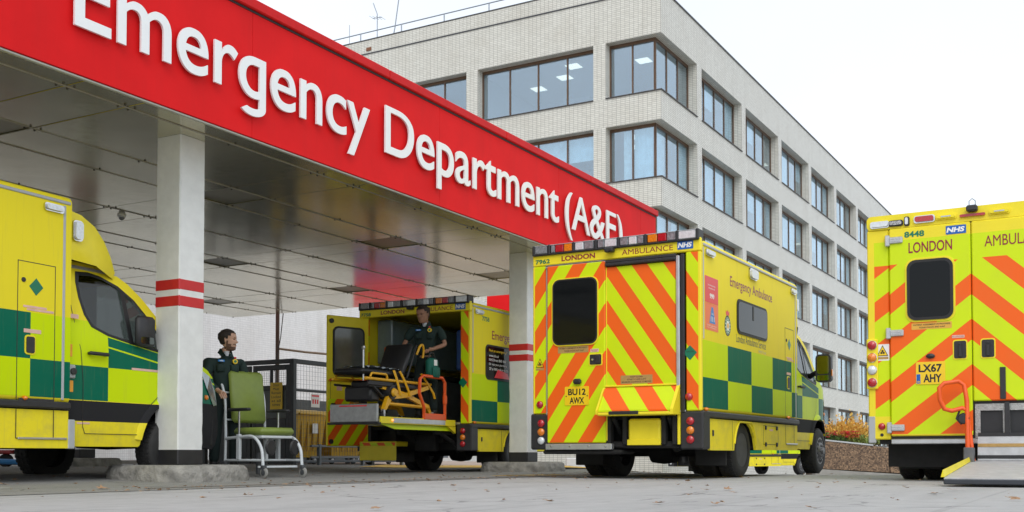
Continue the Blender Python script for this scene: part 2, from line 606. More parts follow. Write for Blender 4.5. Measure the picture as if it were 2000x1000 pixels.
def lin(a, b, n):
    return [a + (b - a) * i / n for i in range(n + 1)]
def sheet(name, xs, ys, dz, m, inside=None, kind='structure', parent=None):
    mb = MB()
    v = [(x, y, zg(x, y) + dz) for y in ys for x in xs]
    f = []
    n = len(xs)
    for j in range(len(ys) - 1):
        for i in range(n - 1):
            cx, cy = (xs[i] + xs[i + 1]) / 2, (ys[j] + ys[j + 1]) / 2
            if inside is None or inside(cx, cy):
                f.append((j * n + i, j * n + i + 1, (j + 1) * n + i + 1, (j + 1) * n + i))
    mb.add(v, f)
    o = mb.build(name, m, parent, 60, fixn=False)
    o['kind'] = kind
    return o
def patch(name, quad, dz, m, nu=12, nv=3):
    """sheet over a quad of (x,y) corners that follows the ground"""
    a, b, c, d = [Vector(p) for p in quad]
    v, f = [], []
    for j in range(nv + 1):
        for i in range(nu + 1):
            p = (a.lerp(b, i / nu)).lerp(d.lerp(c, i / nu), j / nv)
            v.append((p.x, p.y, zg(p.x, p.y) + dz))
    for j in range(nv):
        for i in range(nu):
            k = j * (nu + 1) + i
            f.append((k, k + 1, k + nu + 2, k + nu + 1))
    mb = MB()
    mb.add(v, f)
    o = mb.build(name, m, None, 60, fixn=False)
    o['kind'] = 'structure'
    return o

def ground_mat(name, c1, c2, dark, crack=.5):
    t = NT(name)
    co = t.n('ShaderNodeTexCoord').outputs['Object']
    mp = t.n('ShaderNodeMapping')
    mp.inputs['Rotation'].default_value = (0, 0, -CROT)
    t.lk(co, mp.inputs['Vector'])
    fine = t.noise(260, 3, .6, co)
    mid = t.noise(5, 6, .6, co)
    mp2 = t.n('ShaderNodeMapping')
    mp2.inputs['Scale'].default_value = (.25, 1.6, 1)
    t.lk(mp.outputs[0], mp2.inputs['Vector'])
    big = t.noise(.9, 5, .6, mp2.outputs[0])
    c = t.mix(t.ramp(mid, .3, .7), c1, c2)
    c = t.mix(t.ma('MULTIPLY', t.ramp(big, .5, .72), .45), c, dark)
    c = t.mix(t.ma('MULTIPLY', t.ramp(fine, .58, .75), .45), c, dark)
    c = t.mix(t.ma('MULTIPLY', t.ramp(fine, .42, .25), .25), c, (.6, .6, .58))
    st = t.ramp(t.noise(1.7, 7, .75, mp2.outputs[0]), .60, .66)
    c = t.mix(t.ma('MULTIPLY', st, crack), c, tuple(x * .45 for x in dark))
    # repaired patches with tarred seams, and long scuffs running with the traffic
    vp = t.n('ShaderNodeTexVoronoi', feature='DISTANCE_TO_EDGE')
    vp.inputs['Scale'].default_value = .42
    wn_ = t.n('ShaderNodeVectorMath', operation='ADD')
    nv = t.n('ShaderNodeTexNoise'); nv.inputs['Scale'].default_value = 1.1; nv.inputs['Detail'].default_value = 6
    t.lk(co, nv.inputs['Vector'])
    t.lk(co, wn_.inputs[0]); t.lk(nv.outputs['Color'], wn_.inputs[1])
    t.lk(wn_.outputs[0], vp.inputs['Vector'])
    ck = t.ma('LESS_THAN', vp.outputs['Distance'], .006)
    c = t.mix(t.ma('MULTIPLY', ck, t.ma('MULTIPLY', .65, t.ramp(t.noise(.7, 3, .5, co), .45, .6))), c, tuple(x * .4 for x in dark))
    mp3 = t.n('ShaderNodeMapping')
    mp3.inputs['Scale'].default_value = (.12, 7, 1)
    t.lk(mp.outputs[0], mp3.inputs['Vector'])
    sc_ = t.ma('MULTIPLY', t.ramp(t.noise(1.0, 4, .6, mp3.outputs[0]), .58, .70), .35)
    c = t.mix(sc_, c, tuple(x * .7 for x in dark))
    sp1 = t.ramp(t.noise(14, 4, .8, co), .70, .74)
    c = t.mix(t.ma('MULTIPLY', sp1, .5), c, tuple(x * .4 for x in dark))
    t.lk(c, t.b.inputs['Base Color'])
    t.b.inputs['Roughness'].default_value = .85
    h = t.ma('ADD', fine, t.ma('MULTIPLY', mid, .6))
    t.bump(h, .5, .008)
    return t.m

gxs = [-400, -200, -100, -60, -40, -30] + lin(-25, 25, 50)[0:] + [30, 40, 60, 100, 200, 400]
gys = [-60, -20, -5] + lin(0, 46, 46)[0:] + [50, 55, 62, 75, 100, 150, 250, 600]
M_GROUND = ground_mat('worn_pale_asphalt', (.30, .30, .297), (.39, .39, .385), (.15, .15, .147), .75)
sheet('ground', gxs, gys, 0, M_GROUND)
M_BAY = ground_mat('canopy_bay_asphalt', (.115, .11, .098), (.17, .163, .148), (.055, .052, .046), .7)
# paving inside the canopy line, bounded by the drain
def q(t, d):
    p = cpt(t, d)
    return (p.x, p.y)
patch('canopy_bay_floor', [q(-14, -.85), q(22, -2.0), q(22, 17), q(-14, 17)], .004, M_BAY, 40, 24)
M_SOIL = mat('leaf_strewn_verge', (.15, .11, .075), .95, vary=.45, scale=2.5, bump=.6, bscale=30)
patch('verge', [q(-14, 7.5), q(5, 11.5), q(5, 17), q(-14, 17)], .010, M_SOIL, 20, 8)
M_DRAIN = mat('rusty_drain_grating', (.085, .055, .035), .8, vary=.5, scale=6, bump=.5, bscale=60)
patch('drain_channel', [q(-1.2, -.93), q(9.5, -1.72), q(9.5, -1.66), q(-1.2, -.86)], .009, M_DRAIN, 40, 1)
M_YLINE = mat('worn_yellow_road_paint', (.70, .45, .08), .8, vary=.25, scale=5)
patch('yellow_line', [(1.55, 13.1), (2.9, 13.55), (2.9, 13.75), (1.55, 13.28)], .008, M_YLINE, 10, 1)
patch('yellow_line', [(-.15, 14.3), (.75, 15.2), (.62, 15.3), (-.3, 14.42)], .008, M_YLINE, 10, 1)
patch('yellow_line', [(-.15, 14.5), (1.15, 14.1), (1.2, 14.2), (-.1, 14.62)], .012, M_YLINE, 10, 1)
M_PAVE = mat('pinkish_paving', (.42, .33, .27), .85, vary=.15, scale=3, bump=.2)
patch('far_paving', [(-7.6, 27.5), (1.4, 27.5), (3.2, 44), (-7.6, 44)], .014, M_PAVE, 16, 8)
patch('yellow_hatching', [(-3.2, 22.6), (2.6, 22.6), (3.2, 27.4), (-3.2, 27.4)], .014, M_YLINE, 16, 6)

# ------------------------------------------------------------------ canopy
ZC = 3.66
canopy = thing('canopy', 'red-fronted hospital entrance canopy with white raised lettering over the ambulance bay', 'canopy', F0, CROT)
T0, T1, DW = -13.9, 12.38, 11.14
mb = MB()
mb.box(T0 + .05, T1 - .06, .052, DW - .06, 3.72, 4.85)
mb.build('roof_deck', mat('roof_deck_grey', (.30, .30, .29), .8), canopy)
seams = [T0, -9.8, -6.2, -2.6, 1.0, 4.6, 8.15, 11.6, T1]
def fascia_panel(x0, x1, y0, y1):
    mb = MB()
    mb.cbox(x0 + .002, x1 - .002, y0, y1, 3.622, 4.955, .003)
    mb.build('fascia_panel', M_RED, canopy)
for a, b in zip(seams, seams[1:]):
    fascia_panel(a, b, 0, .05)
ds = [.052, 3.7, 7.4, DW - .052]
for a, b in zip(ds, ds[1:]):
    mb = MB()
    mb.cbox(T1 - .05, T1, a + .002, b - .002, 3.70, 4.955, .003)
    mb.build('fascia_panel', M_RED, canopy)
mb = MB()
mb.box(T0, T1, DW - .05, DW, 3.70, 4.955)
mb.build('fascia_panel', M_RED, canopy)
cs = [T0, -11.3, -8.4, -5.44, -2.49, .46, 3.41, 6.36, 9.29, T1 + .04]
for a, b in zip(cs, cs[1:]):
    mb = MB()
    mb.cbox(a + .004, b - .004, -.045, .25, 4.975, 5.09, .012)
    mb.build('coping', M_REDD, canopy)
mb = MB()
mb.box(T0, T1 + .02, -.01, .2, 4.953, 4.977)
mb.build('coping_gap', M_BLACKP, canopy)
mb = MB()
mb.cbox(T1 - .21, T1 + .04, .252, DW, 4.975, 5.09, .012)
mb.build('coping', M_REDD, canopy)
M_TRIMW = mat('white_edge_trim', (.42, .42, .37), .4, vary=.1)
mb = MB()
mb.cbox(T0, T1, .012, .05, 3.600, 3.618, .004)
mb.build('edge_trim', M_TRIMW, canopy)

def panel_mat(name, col, rough, metal):
    t = NT(name)
    f = t.noise(.8, 4, .5)
    g = t.noise(9, 5, .6)
    c = t.mix(t.ramp(f, .3, .7), tuple(v * .86 for v in col), tuple(v * 1.1 for v in col))
    c = t.mix(t.ma('MULTIPLY', t.ramp(g, .55, .8), .2), c, (.16, .13, .09))
    t.lk(c, t.b.inputs['Base Color'])
    t.b.inputs['Metallic'].default_value = metal
    t.lk(t.ma('ADD', rough, t.ma('MULTIPLY', g, .10)), t.b.inputs['Roughness'])
    t.bump(t.noise(1.3, 3, .5), .12, .02)
    return t.m
M_CEIL = panel_mat('satin_soffit_metal', (.64, .62, .47), .11, .85)
M_CEILM = panel_mat('matt_access_panel', (.30, .29, .225), .32, .6)
tg = [T0 + .05]
for k in range(-4, 4):
    a = 2.6 + 3.57 * k
    for v in (a, a + .70):
        if T0 + .3 < v < T1 - .3:
            tg.append(v)
tg.append(T1 - .055)
dg = [.054, .44, 1.83, 2.58, 4.05, 5.45, 6.09, 7.6, 9.10, 9.77, DW - .055]
PC = {}
rv = MB()
for i in range(len(tg) - 1):
    for j in range(len(dg) - 1):
        lx, ly = tg[i + 1] - tg[i], dg[j + 1] - dg[j]
        small = lx < .8 and .6 < ly < .8
        key = (round(lx, 2), round(ly, 2), small)
        if key not in PC:
            mb = MB()
            mb.cbox(-lx / 2 + .006, lx / 2 - .006, -ly / 2 + .006, ly / 2 - .006, 0, .025, .005)
            o = mb.build('ceiling_panel', M_CEILM if small else M_CEIL, canopy)
            PC[key] = o.data
        else:
            o = link('ceiling_panel', PC[key], canopy)
        o.location = ((tg[i] + tg[i + 1]) / 2, (dg[j] + dg[j + 1]) / 2, ZC + (.012 if small else 0))
        o.rotation_euler = (math.radians(random.uniform(-.12, .12)), math.radians(random.uniform(-.10, .10)), 0)
        n = max(1, round(lx / 1.2))
        for k in range(n + 1):
            px = tg[i] + .06 + (lx - .12) * k / n
            for py in (dg[j] + .05, dg[j + 1] - .05):
                rv.cbox(px - .010, px + .010, py - .010, py + .010, ZC - .012, ZC + .004, .004)
o = rv.build('fixing_rivets', mat('rivet_steel', (.10, .095, .08), .5, metal=.5), canopy, 0)
o['kind'] = 'stuff'
mb = MB()
for d in (dg[1], dg[2], dg[3], dg[4], dg[5], dg[6], dg[7], dg[8], dg[9]):
    mb.box(T0 + .1, T1 - .1, d - .010, d + .010, ZC - .007, ZC - .001)
mb.build('joint_strip', mat('joint_strip_metal', (.42, .40, .34), .5, metal=.3), canopy)

def letters(body, t0, t1, base, cap):
    _, _, _, _, capy = text_mesh('E', .006, .011)
    e0 = text_mesh('E', .006, .011)
    sy = cap / (e0[4] - e0[3])
    me0, x0, x1, y0, y1 = text_mesh(body, .006, .011)
    sx = (t1 - t0) / (x1 - x0)
    bm = bmesh.new()
    bm.from_mesh(me0)
    bmesh.ops.remove_doubles(bm, verts=bm.verts, dist=1e-5)
    xt = text_mesh('x', .006, .011)
    xh0, ch = xt[4], e0[4]
    xh1 = ch * .735
    if xh1 > xh0:          # sign lettering has a tall lower case
        for v in bm.verts:
            if 0 < v.co.y <= xh0:
                v.co.y *= xh1 / xh0
            elif v.co.y > xh0:
                v.co.y = xh1 + (v.co.y - xh0) * (ch - xh1) / (ch - xh0)
    seen = set()
    bm.verts.ensure_lookup_table()
    isl = []
    for v in bm.verts:
        if v.index in seen:
            continue
        st, comp = [v], []
        seen.add(v.index)
        while st:
            w = st.pop()
            comp.append(w)
            for e in w.link_edges:
                u = e.other_vert(w)
                if u.index not in seen:
                    seen.add(u.index)
                    st.append(u)
        isl.append(comp)
    ylow = min(v.co.y for v in bm.verts)
    for comp in sorted(isl, key=lambda c: min(v.co.x for v in c)):
        isq = 'q' in body and min(v.co.y for v in comp) < ylow + .02 and len({round(v.co.x, 3) for v in comp if v.co.y < ylow + .012}) <= 3 and sum(1 for v in comp if v.co.y > -.02) > 12 and comp[0] is not None and min(v.co.x for v in comp) < x0 + (x1 - x0) * .7
        if isq:
            lo = [v for v in comp if v.co.y < min(w.co.y for w in comp) + .012]
            gx0, gx1 = min(v.co.x for v in lo), max(v.co.x for v in lo)
            ye = min(w.co.y for w in comp)
            ys = ye * .45
            for v in lo:
                v.co.y = ys
            bx = min(v.co.x for v in comp)
            A_x, sw = (gx1 - bx) * .50, gx1 - gx0
            cxx, Bo = gx1 - A_x, abs(ye - ys)
            hk = MB()
            po_, pi_ = [], []
            for k_ in range(25):
                a_ = -PI * .80 * k_ / 24
                po_.append((cxx + A_x * math.cos(a_), ys + Bo * math.sin(a_)))
                pi_.append((cxx + (A_x - sw) * math.cos(a_), ys + (Bo - sw * .92) * math.sin(a_)))
            pl_ = po_ + pi_[::-1]
            N_ = len(pl_)
            tr_ = lambda p_, z_: (t0 + (p_[0] - x0) * sx, -.045 - z_, base + (p_[1] - e0[3]) * sy)
            hv = [tr_(p_, -.011) for p_ in pl_] + [tr_(p_, .011) for p_ in pl_]
            hf = []
            for k_ in range(24):
                hf.append((k_, k_ + 1, N_ - 2 - k_, N_ - 1 - k_))
                hf.append((N_ + k_, N_ + N_ - 1 - k_, N_ + N_ - 2 - k_, N_ + k_ + 1))
            for k_ in range(N_):
                hf.append((k_, N_ + k_, N_ + (k_ + 1) % N_, (k_ + 1) % N_))
        ids = {v: i for i, v in enumerate(comp)}
        mb = MB()
        mb.v = [(t0 + (v.co.x - x0) * sx, -.045 - v.co.z * 1.0, base + (v.co.y - e0[3]) * sy) for v in comp]
        fs = {f for v in comp for f in v.link_faces}
        mb.f = [tuple(ids[v] for v in f.verts) for f in fs]
        mb.mi = [0] * len(mb.f)
        if isq:
            mb.add(hv, hf)
        mb.build('letter', M_LET, canopy, 30)
    bm.free()
letters('Emerqency', -1.27, 2.98, 4.025, .59)
letters('Department', 3.3, 8.05, 4.025, .59)
letters('(A&E)', 8.29, 10.62, 4.025, .59)

# columns standing on low concrete islands
def column(t, d, label, w=.355, band=(1.93, .40)):
    c = cpt(t, d)
    z0 = zg(c.x, c.y) + .165
    root = thing('column', label, 'column', (c.x, c.y, z0), CROT, 'square white columns under the canopy')
    mb = MB()
    # slightly chipped corners: stacked slices with tiny offsets
    n = 46
    H = ZC - z0 - .002
    v, f = [], []
    rnd = random.Random(int(t * 10))
    zs = [.16 + (H - .16) * i / n for i in range(n + 1)]
    for z in zs:
        for sx, sy in ((-1, -1), (1, -1), (1, 1), (-1, 1)):
            ch = .012 + (.010 * rnd.random() ** 3 if z < 1.7 else .002 * rnd.random())
            X, Y = sx * w / 2, sy * w / 2
            a, b = (X - sx * ch, Y), (X, Y - sy * ch)
            if sx * sy > 0:
                a, b = b, a
            v += [(*a, z), (*b, z)]
    for i in range(n):
        for k in range(8):
            f.append((i * 8 + k, i * 8 + (k + 1) % 8, (i + 1) * 8 + (k + 1) % 8, (i + 1) * 8 + k))
    f.append(tuple(range(7, -1, -1)))
    f.append(tuple(n * 8 + k for k in range(8)))
    mb.add(v, f)
    mb.build('shaft', M_WHITE, root, 20)
    for zz in (1.90 - z0, 2.075 - z0):
        mb = MB()
        mb.cbox(-w / 2 - .003, w / 2 + .003, -w / 2 - .003, w / 2 + .003, zz - .063, zz + .063, .012)
        mb.build('red_band', M_REDP, root)
    mb = MB()
    mb.cbox(-w / 2 - .004, w / 2 + .004, -w / 2 - .004, w / 2 + .004, 0, .165, .012)
    mb.build('black_base', M_BLACKP, root)
    # island
    base = (c.x, c.y, zg(c.x, c.y))
    mb = MB()
    N = 40
    prof = [(1.0, -.03), (1.0, .03), (.985, .09), (.97, .13), (.93, .158), (.85, .165), (0.0, .166)]
    rnd = random.Random(int(t * 7) + 3)
    nz_ = [rnd.uniform(-1, 1) for _ in range(N * len(prof))]
    v = []
    for i, (r, z) in enumerate(prof):
        for k in range(N):
            a = 2 * PI * k / N
            ex = 4.0
            rr = (abs(math.cos(a)) ** ex + abs(math.sin(a)) ** ex) ** (-1 / ex) * .615 * r
            rr *= 1 + .012 * nz_[(i * N + k) % len(nz_)] * (1 if r > .9 else 0)
            v.append((rr * math.cos(a), rr * math.sin(a), z))
    f = []
    for i in range(len(prof) - 1):
        for k in range(N):
            f.append((i * N + k, i * N + (k + 1) % N, (i + 1) * N + (k + 1) % N, (i + 1) * N + k))
    mb.add(v, f)
    return root, base, mb
M_ISL = mat('crumbling_concrete', (.27, .26, .235), .9, vary=.35, scale=7, bump=1.0, bscale=9)
for n_ in M_ISL.node_tree.nodes:
    if n_.type == 'BUMP':
        n_.inputs['Distance'].default_value = .06
for t, d, lab, ilab in ((.80, .82, 'nearest square white column, with two red bands and a black base', 'weathered concrete island under the nearest white column'),
                        (8.44, .82, 'square white column with red bands half hidden behind the middle ambulance', 'dark concrete island under the column beside the middle ambulance'),
                        (6.42, 9.27, 'far white column whose black base shows beneath the left ambulance', 'low kerb island under the far column')):
    root, base, mb = column(t, d, lab)
    isl = mb.build('kerb_island', M_ISL, None, 50, fixn=True)
    isl.location = base
    isl.rotation_euler = (0, 0, CROT)
    tag(isl, ilab, 'traffic island', 'concrete islands under the columns')

dome = thing('security_camera', 'small white dome camera hanging from the canopy ceiling', 'security camera', (-5.5, 15.2, ZC))
dome.scale = (.7, .7, .7)
mb = MB(); mb.lathe([(.0, 0), (.085, 0), (.085, -.03), (.07, -.045), (.0, -.046)], (0, 0, -.001), 'z'); mb.build('housing', M_WHITE, dome)
mb = MB(); mb.lathe([(.062, -.046), (.055, -.075), (.035, -.1), (.0, -.108)], (0, 0, -.001), 'z'); mb.build('dome_cover', M_GLENS, dome)

# ------------------------------------------------------------------ hospital building
AB = math.atan2(2213 - 1000, FPX)
BROT = math.atan2(math.cos(AB), math.sin(AB))
B0 = Vector((6.12, 44.1, 0))
bld = thing('hospital_building', 'pale tiled four storey hospital block with long bands of recessed windows', 'building', B0, BROT)
M_TILE = tile_mat('cream_glazed_wall_tile', (.60, .585, .525), (.68, .665, .60), (.24, .23, .205))
M_BRZ = mat('bronze_window_frame', (.13, .075, .045), .45, metal=.3, vary=.2)
M_SILL = mat('dark_sill_metal', (.05, .045, .045), .5, vary=.2)
M_COP = mat('dark_coping', (.06, .06, .065), .5)
M_BGL = glass('building_window_glass', (.84, .92, .97), .20, .03)
for n_ in M_BGL.node_tree.nodes:
    if n_.type == 'BSDF_GLOSSY':
        n_.inputs[0].default_value = (.80, .89, .95, 1)
M_BLIND = mat('pale_blind_fabric', (.66, .83, .87), .8, vary=.12, scale=3)
M_BLIND2 = mat('pale_green_curtain', (.66, .78, .80), .85, vary=.15, scale=5)
M_ROOM = mat('room_paint', (.50, .52, .52), .9, vary=.05)
M_SLAB = mat('room_ceiling', (.55, .56, .56), .9, vary=.05)
M_LIT = mat('lit_ceiling_panel', (.9, .88, .8), .5, vary=0, emit=(1, .93, .76), es=1.25)
LR, LL, DEP = 62.3, 41.3, .5
tops = [17.655, 14.06, 10.475, 6.885, 3.29]
WH = 2.395
RO = [(0.5, 4.23)] + [(4.85 + 6.385 * k, 4.85 + 6.385 * k + 5.74) for k in range(9)]
LO = [(0.5, 2.49)] + [(3.07 + 6.37 * k, 3.07 + 6.37 * k + 5.76) for k in range(6)]
bands = [(tops[0], 19.50)] + [(tops[i + 1], tops[i] - WH) for i in range(4)] + [(-3.5, tops[4] - WH)]
for z0, z1 in bands:
    mb = MB(); mb.box(0, LR, 0, DEP, z0, z1); mb.build('wall_band', M_TILE, bld, 0)
    mb = MB(); mb.box(0, DEP, DEP, LL, z0, z1); mb.build('wall_band', M_TILE, bld, 0)
mb = MB(); mb.box(-.02, .45, 0, LL, 19.56, 20.18); mb.build('parapet_upstand', M_TILE, bld, 0)
mb = MB(); mb.box(-.045, .46, -.02, LL, 20.182, 20.225); mb.build('coping', M_COP, bld)
mb = MB(); mb.box(-.03, .03, -.02, LL, 19.502, 19.558); mb.build('coping', M_COP, bld)
mb = MB(); mb.box(.48, LR, -.045, .46, 19.502, 19.56); mb.build('coping', M_COP, bld)
mb = MB(); mb.box(.47, LR, .47, LL, 18.9, 19.4); mb.build('roof', M_SLAB, bld)
pm = {}
def pier(a, b, z0, z1, right):
    k = (round(b - a, 2), right)
    if k not in pm:
        mb = MB()
        if right:
            mb.box(0, b - a, 0, DEP, 0, WH)
        else:
            mb.box(0, DEP, 0, b - a, 0, WH)
        o = mb.build('pier', M_TILE, bld, 0)
        pm[k] = o.data
    else:
        o = link('pier', pm[k], bld)
    o.location = (a, 0, z0) if right else (0, a, z0)
for z1 in tops:
    z0 = z1 - WH
    for i in range(len(RO)):
        a = RO[i][1]
        b = RO[i + 1][0] if i + 1 < len(RO) else LR
        pier(a, b, z0, z1, True)
    for i in range(len(LO)):
        a = LO[i][1]
        b = LO[i + 1][0] if i + 1 < len(LO) else LL
        pier(a, b, z0, z1, False)
wm = {}
GR = .40
def winbuild(L, n):
    """frame mesh and pane mesh for a window of length L with n lights, local x along, y inwards"""
    mb = MB()
    fw = .06
    for k in range(n + 1):
        x = L * k / n
        x0, x1 = (0, fw) if k == 0 else ((L - fw, L) if k == n else (x - fw / 2, x + fw / 2))
        mb.box(x0, x1, 0, .09, .09, WH - .13)
    mb.box(0, L, 0, .09, 0, .088)
    mb.box(0, L, 0, .09, WH - .128, WH - .001)
    pl = L / n
    pb = MB(); pb.box(.032, pl - .032, .035, .045, .09, WH - .13)
    bl = MB()
    # gently folded fabric
    m = 14
    v, f = [], []
    for i in range(m + 1):
        x = .04 + (pl - .08) * i / m
        y = .13 + .018 * math.sin(i * 2.2)
        v += [(x, y, .10), (x, y, WH - .14)]
    for i in range(m):
        f.append((2 * i, 2 * i + 2, 2 * i + 3, 2 * i + 1))
    bl.add(v, f)
    return mb, pb, bl, pl
rb = random.Random(5)
def window(L, n, loc, rz, dense=.5):
    k = (round(L, 2), n)
    if k not in wm:
        mb, pb, bl, pl = winbuild(L, n)
        fo = mb.build('window', M_BRZ, bld, 0)
        po = pb.build('pane', M_BGL, fo, 0)
        bo = bl.build('blind', M_BLIND, fo, 60, fixn=False)
        b2 = bo.data.copy(); b2.materials[0] = M_BLIND2
        b3 = bo.data.copy()
        for v_ in b3.vertices:
            if v_.co.z < .5:
                v_.co.z = 1.25
        b4 = b2.copy()
        for v_ in b4.vertices:
            v_.co.x = pl * .55 + v_.co.x * .44
        wm[k] = (fo.data, po.data, bo.data, b2, pl, b3, b4)
        bpy.data.objects.remove(bo)
        bpy.data.objects.remove(po)
        w = fo
    else:
        w = link('window', wm[k][0], bld)
    w.location = loc
    w.rotation_euler = (0, 0, rz)
    pl = wm[k][4]
    for i in range(n):
        link('pane', wm[k][1], w, (pl * i, 0, 0))
        if rb.random() < dense:
            link('blind', wm[k][rb.choice((2, 2, 3, 5, 6, 3))], w, (pl * i, 0, 0))
    return w
for r, z1 in enumerate(tops):
    z0 = z1 - WH
    dn = (.25, .85, .75, .6, .4)[r]
    # corner glazing set back from both faces
    window(4.23 - GR, 3, (GR, GR, z0), 0, dn)
    window(2.49 - GR, 2, (GR, 2.49, z0), -PI / 2, 1 if r else .5)
    for a, b in RO[1:]:
        window(b - a, 4, (a, GR, z0), 0, dn)
    for a, b in LO[1:]:
        window(b - a, 4, (GR, b, z0), -PI / 2, dn if r else .12)
    for mb_, nm in ((lambda m: m.box(-.04, GR, -.03, 4.25, z0, z0 + .035), 's'),):
        pass
    def sill(x0, x1, y0, y1):
        mb = MB(); mb.box(x0, x1, y0, y1, z0 + .001, z0 + .045); mb.build('sill', M_SILL, bld, 0)
    sill(-.05, 4.23, -.05, GR - .01)
    sill(-.05, GR - .01, GR - .008, 2.49)
    for a, b in RO[1:]:
        sill(a, b, -.05, GR - .01)
    for a, b in LO[1:]:
        sill(-.05, GR - .01, a, b)
    mb = MB(); mb.box(.52, LR, .52, LL, z1 + .02, z1 + .35); mb.build('floor_slab', M_SLAB, bld, 0)
    mb = MB()
    mb.box(6, LR, 6.0, 6.2, z0 - .5, z1 + .02)
    mb.box(5.8, 6.0, 6, LL, z0 - .5, z1 + .02)
    for k in range(1, 9):
        x = 4.54 + 6.385 * k
        mb.box(x - .05, x + .05, .9, 6, z0 - .5, z1 + .02)
    for k in range(1, 6):
        y = 2.8 + 6.37 * k
        mb.box(.9, 5.8, y - .05, y + .05, z0 - .5, z1 + .02)
    mb.build('inner_walls', M_ROOM, bld, 0)
mb = MB(); mb.box(.52, LR, .52, LL, -3.4, .55); mb.build('floor_slab', M_SLAB, bld, 0)
for (x, y, z) in ((2.6, 5.6, tops[0]), (1.5, 4.6, tops[0]), (3.4, 7.4, tops[0]), (2.4, 1.6, tops[0]), (1.6, 1.7, tops[1]), (3.0, 2.2, tops[1]),
                  (22, 2.2, tops[0]), (29, 2.0, tops[1])):
    mb = MB(); mb.box(x, x + .6, y, y + .6, z - .0, z + .018); mb.build('ceiling_light', M_LIT, bld, 0)

rail = thing('roof_railing', 'thin grey handrail running along the top of the tiled block', 'railing', B0 + Vector((0, 0, 20.225)), BROT)
M_RAIL = mat('galvanised_rail', (.30, .33, .37), .5, metal=.4)
for k in range(15):
    mb = MB(); mb.tube([(.2, 1.1 + 2.42 * k, 0), (.2, 1.1 + 2.42 * k, .45)], .03, 6); mb.build('post', M_RAIL, rail)
mb = MB(); mb.tube([(.2, .5, .45), (.2, 36, .45)], .03, 6); mb.build('top_rail', M_RAIL, rail)
def bpt(x, y, z):
    return B0 + Matrix.Rotation(BROT, 3, 'Z') @ Vector((x, y, z))
an = thing('aerial', 'rooftop television aerial with a hooked mast beside a rusty bracket', 'aerial', bpt(.7, 15.0, 19.4), BROT)
mb = MB(); mb.tube([(0, 0, 0), (0, 0, 2.3), (0, .25, 2.9)], .025, 6); mb.build('mast', M_RAIL, an)
mb = MB(); mb.tube([(-.1, -.35, 2.05), (.1, .35, 2.2)], .018, 5)
for k in range(4):
    mb.tube([(-.25, -.3 + .2 * k, 2.06 + .04 * k), (.25, -.3 + .2 * k, 2.06 + .04 * k)], .010, 4)
mb.build('antenna_elements', M_RAIL, an)
mb = MB(); mb.tube([(.35 * math.cos(a), .35 * math.sin(a), .9) for a in [i * PI / 8 for i in range(17)]], .012, 5); mb.build('hoop', M_WHITE, an)
mb = MB(); mb.cbox(-.75, -.35, -.2, .1, .25, .42); mb.build('bracket', mat('rust', (.20, .08, .04), .8), an)
a2 = MB(); a2.tube([(0, 0, 0), (0, -.35, 1.4), (0, -.65, 3.2)], .028, 6)
o = a2.build('flagpole', M_RAIL, None); o.location = bpt(.7, 14.3, 19.4); o.rotation_euler = (0, 0, BROT)
tag(o, 'thin leaning white pole on the roof, right of the aerial', 'pole')
a3 = MB(); a3.tube([(0, 0, 0), (0, 0, 2.1)], .016, 6)
o = a3.build('lightning_rod', M_RAIL, None); o.location = bpt(.7, 16.7, 19.4)
tag(o, 'short slender rod standing on the roof edge, left of the aerial', 'pole')

# ------------------------------------------------------------------ ambulances
HW, BL = 1.085, 3.9            # half width, length of the box body
M_SIDE = livery_side('box_side_livery')
M_SIDE_L = livery_side('box_side_livery_shifted', -.155)
M_CAB = livery_cab('cab_livery')
M_REARA = livery_rear('rear_chevrons')
M_READ = livery_rear('rear_door_chevrons', zbot=.43)
M_REARB = livery_rear('rear_chevrons_wide', .72, .88, .02, 1.015, .477, .46, 2.607, .70, 1.01, 2.347)
M_REARBD = livery_rear('rear_door_chevrons_wide', .78, .92, .02, 1.015, .477, .46, 2.607, .505, 1.01, 2.347)
M_DRIM = mat('dark_dished_rim', (.045, .045, .047), .5, metal=.3, vary=.3)
M_SEAT = mat('dark_seat_fabric', (.03, .035, .03), .9, bump=.2)
M_DASH = mat('dashboard_plastic', (.035, .035, .038), .7)
M_INT = mat('pale_cabinet_laminate', (.17, .19, .20), .45, vary=.1)
M_INTD = mat('dark_cabinet', (.05, .055, .06), .6, vary=.2)

def arc(cx, cz, r, a0, a1, n):
    return [(cx + r * math.cos(math.radians(a0 + (a1 - a0) * i / n)), cz + r * math.sin(math.radians(a0 + (a1 - a0) * i / n))) for i in range(n + 1)]

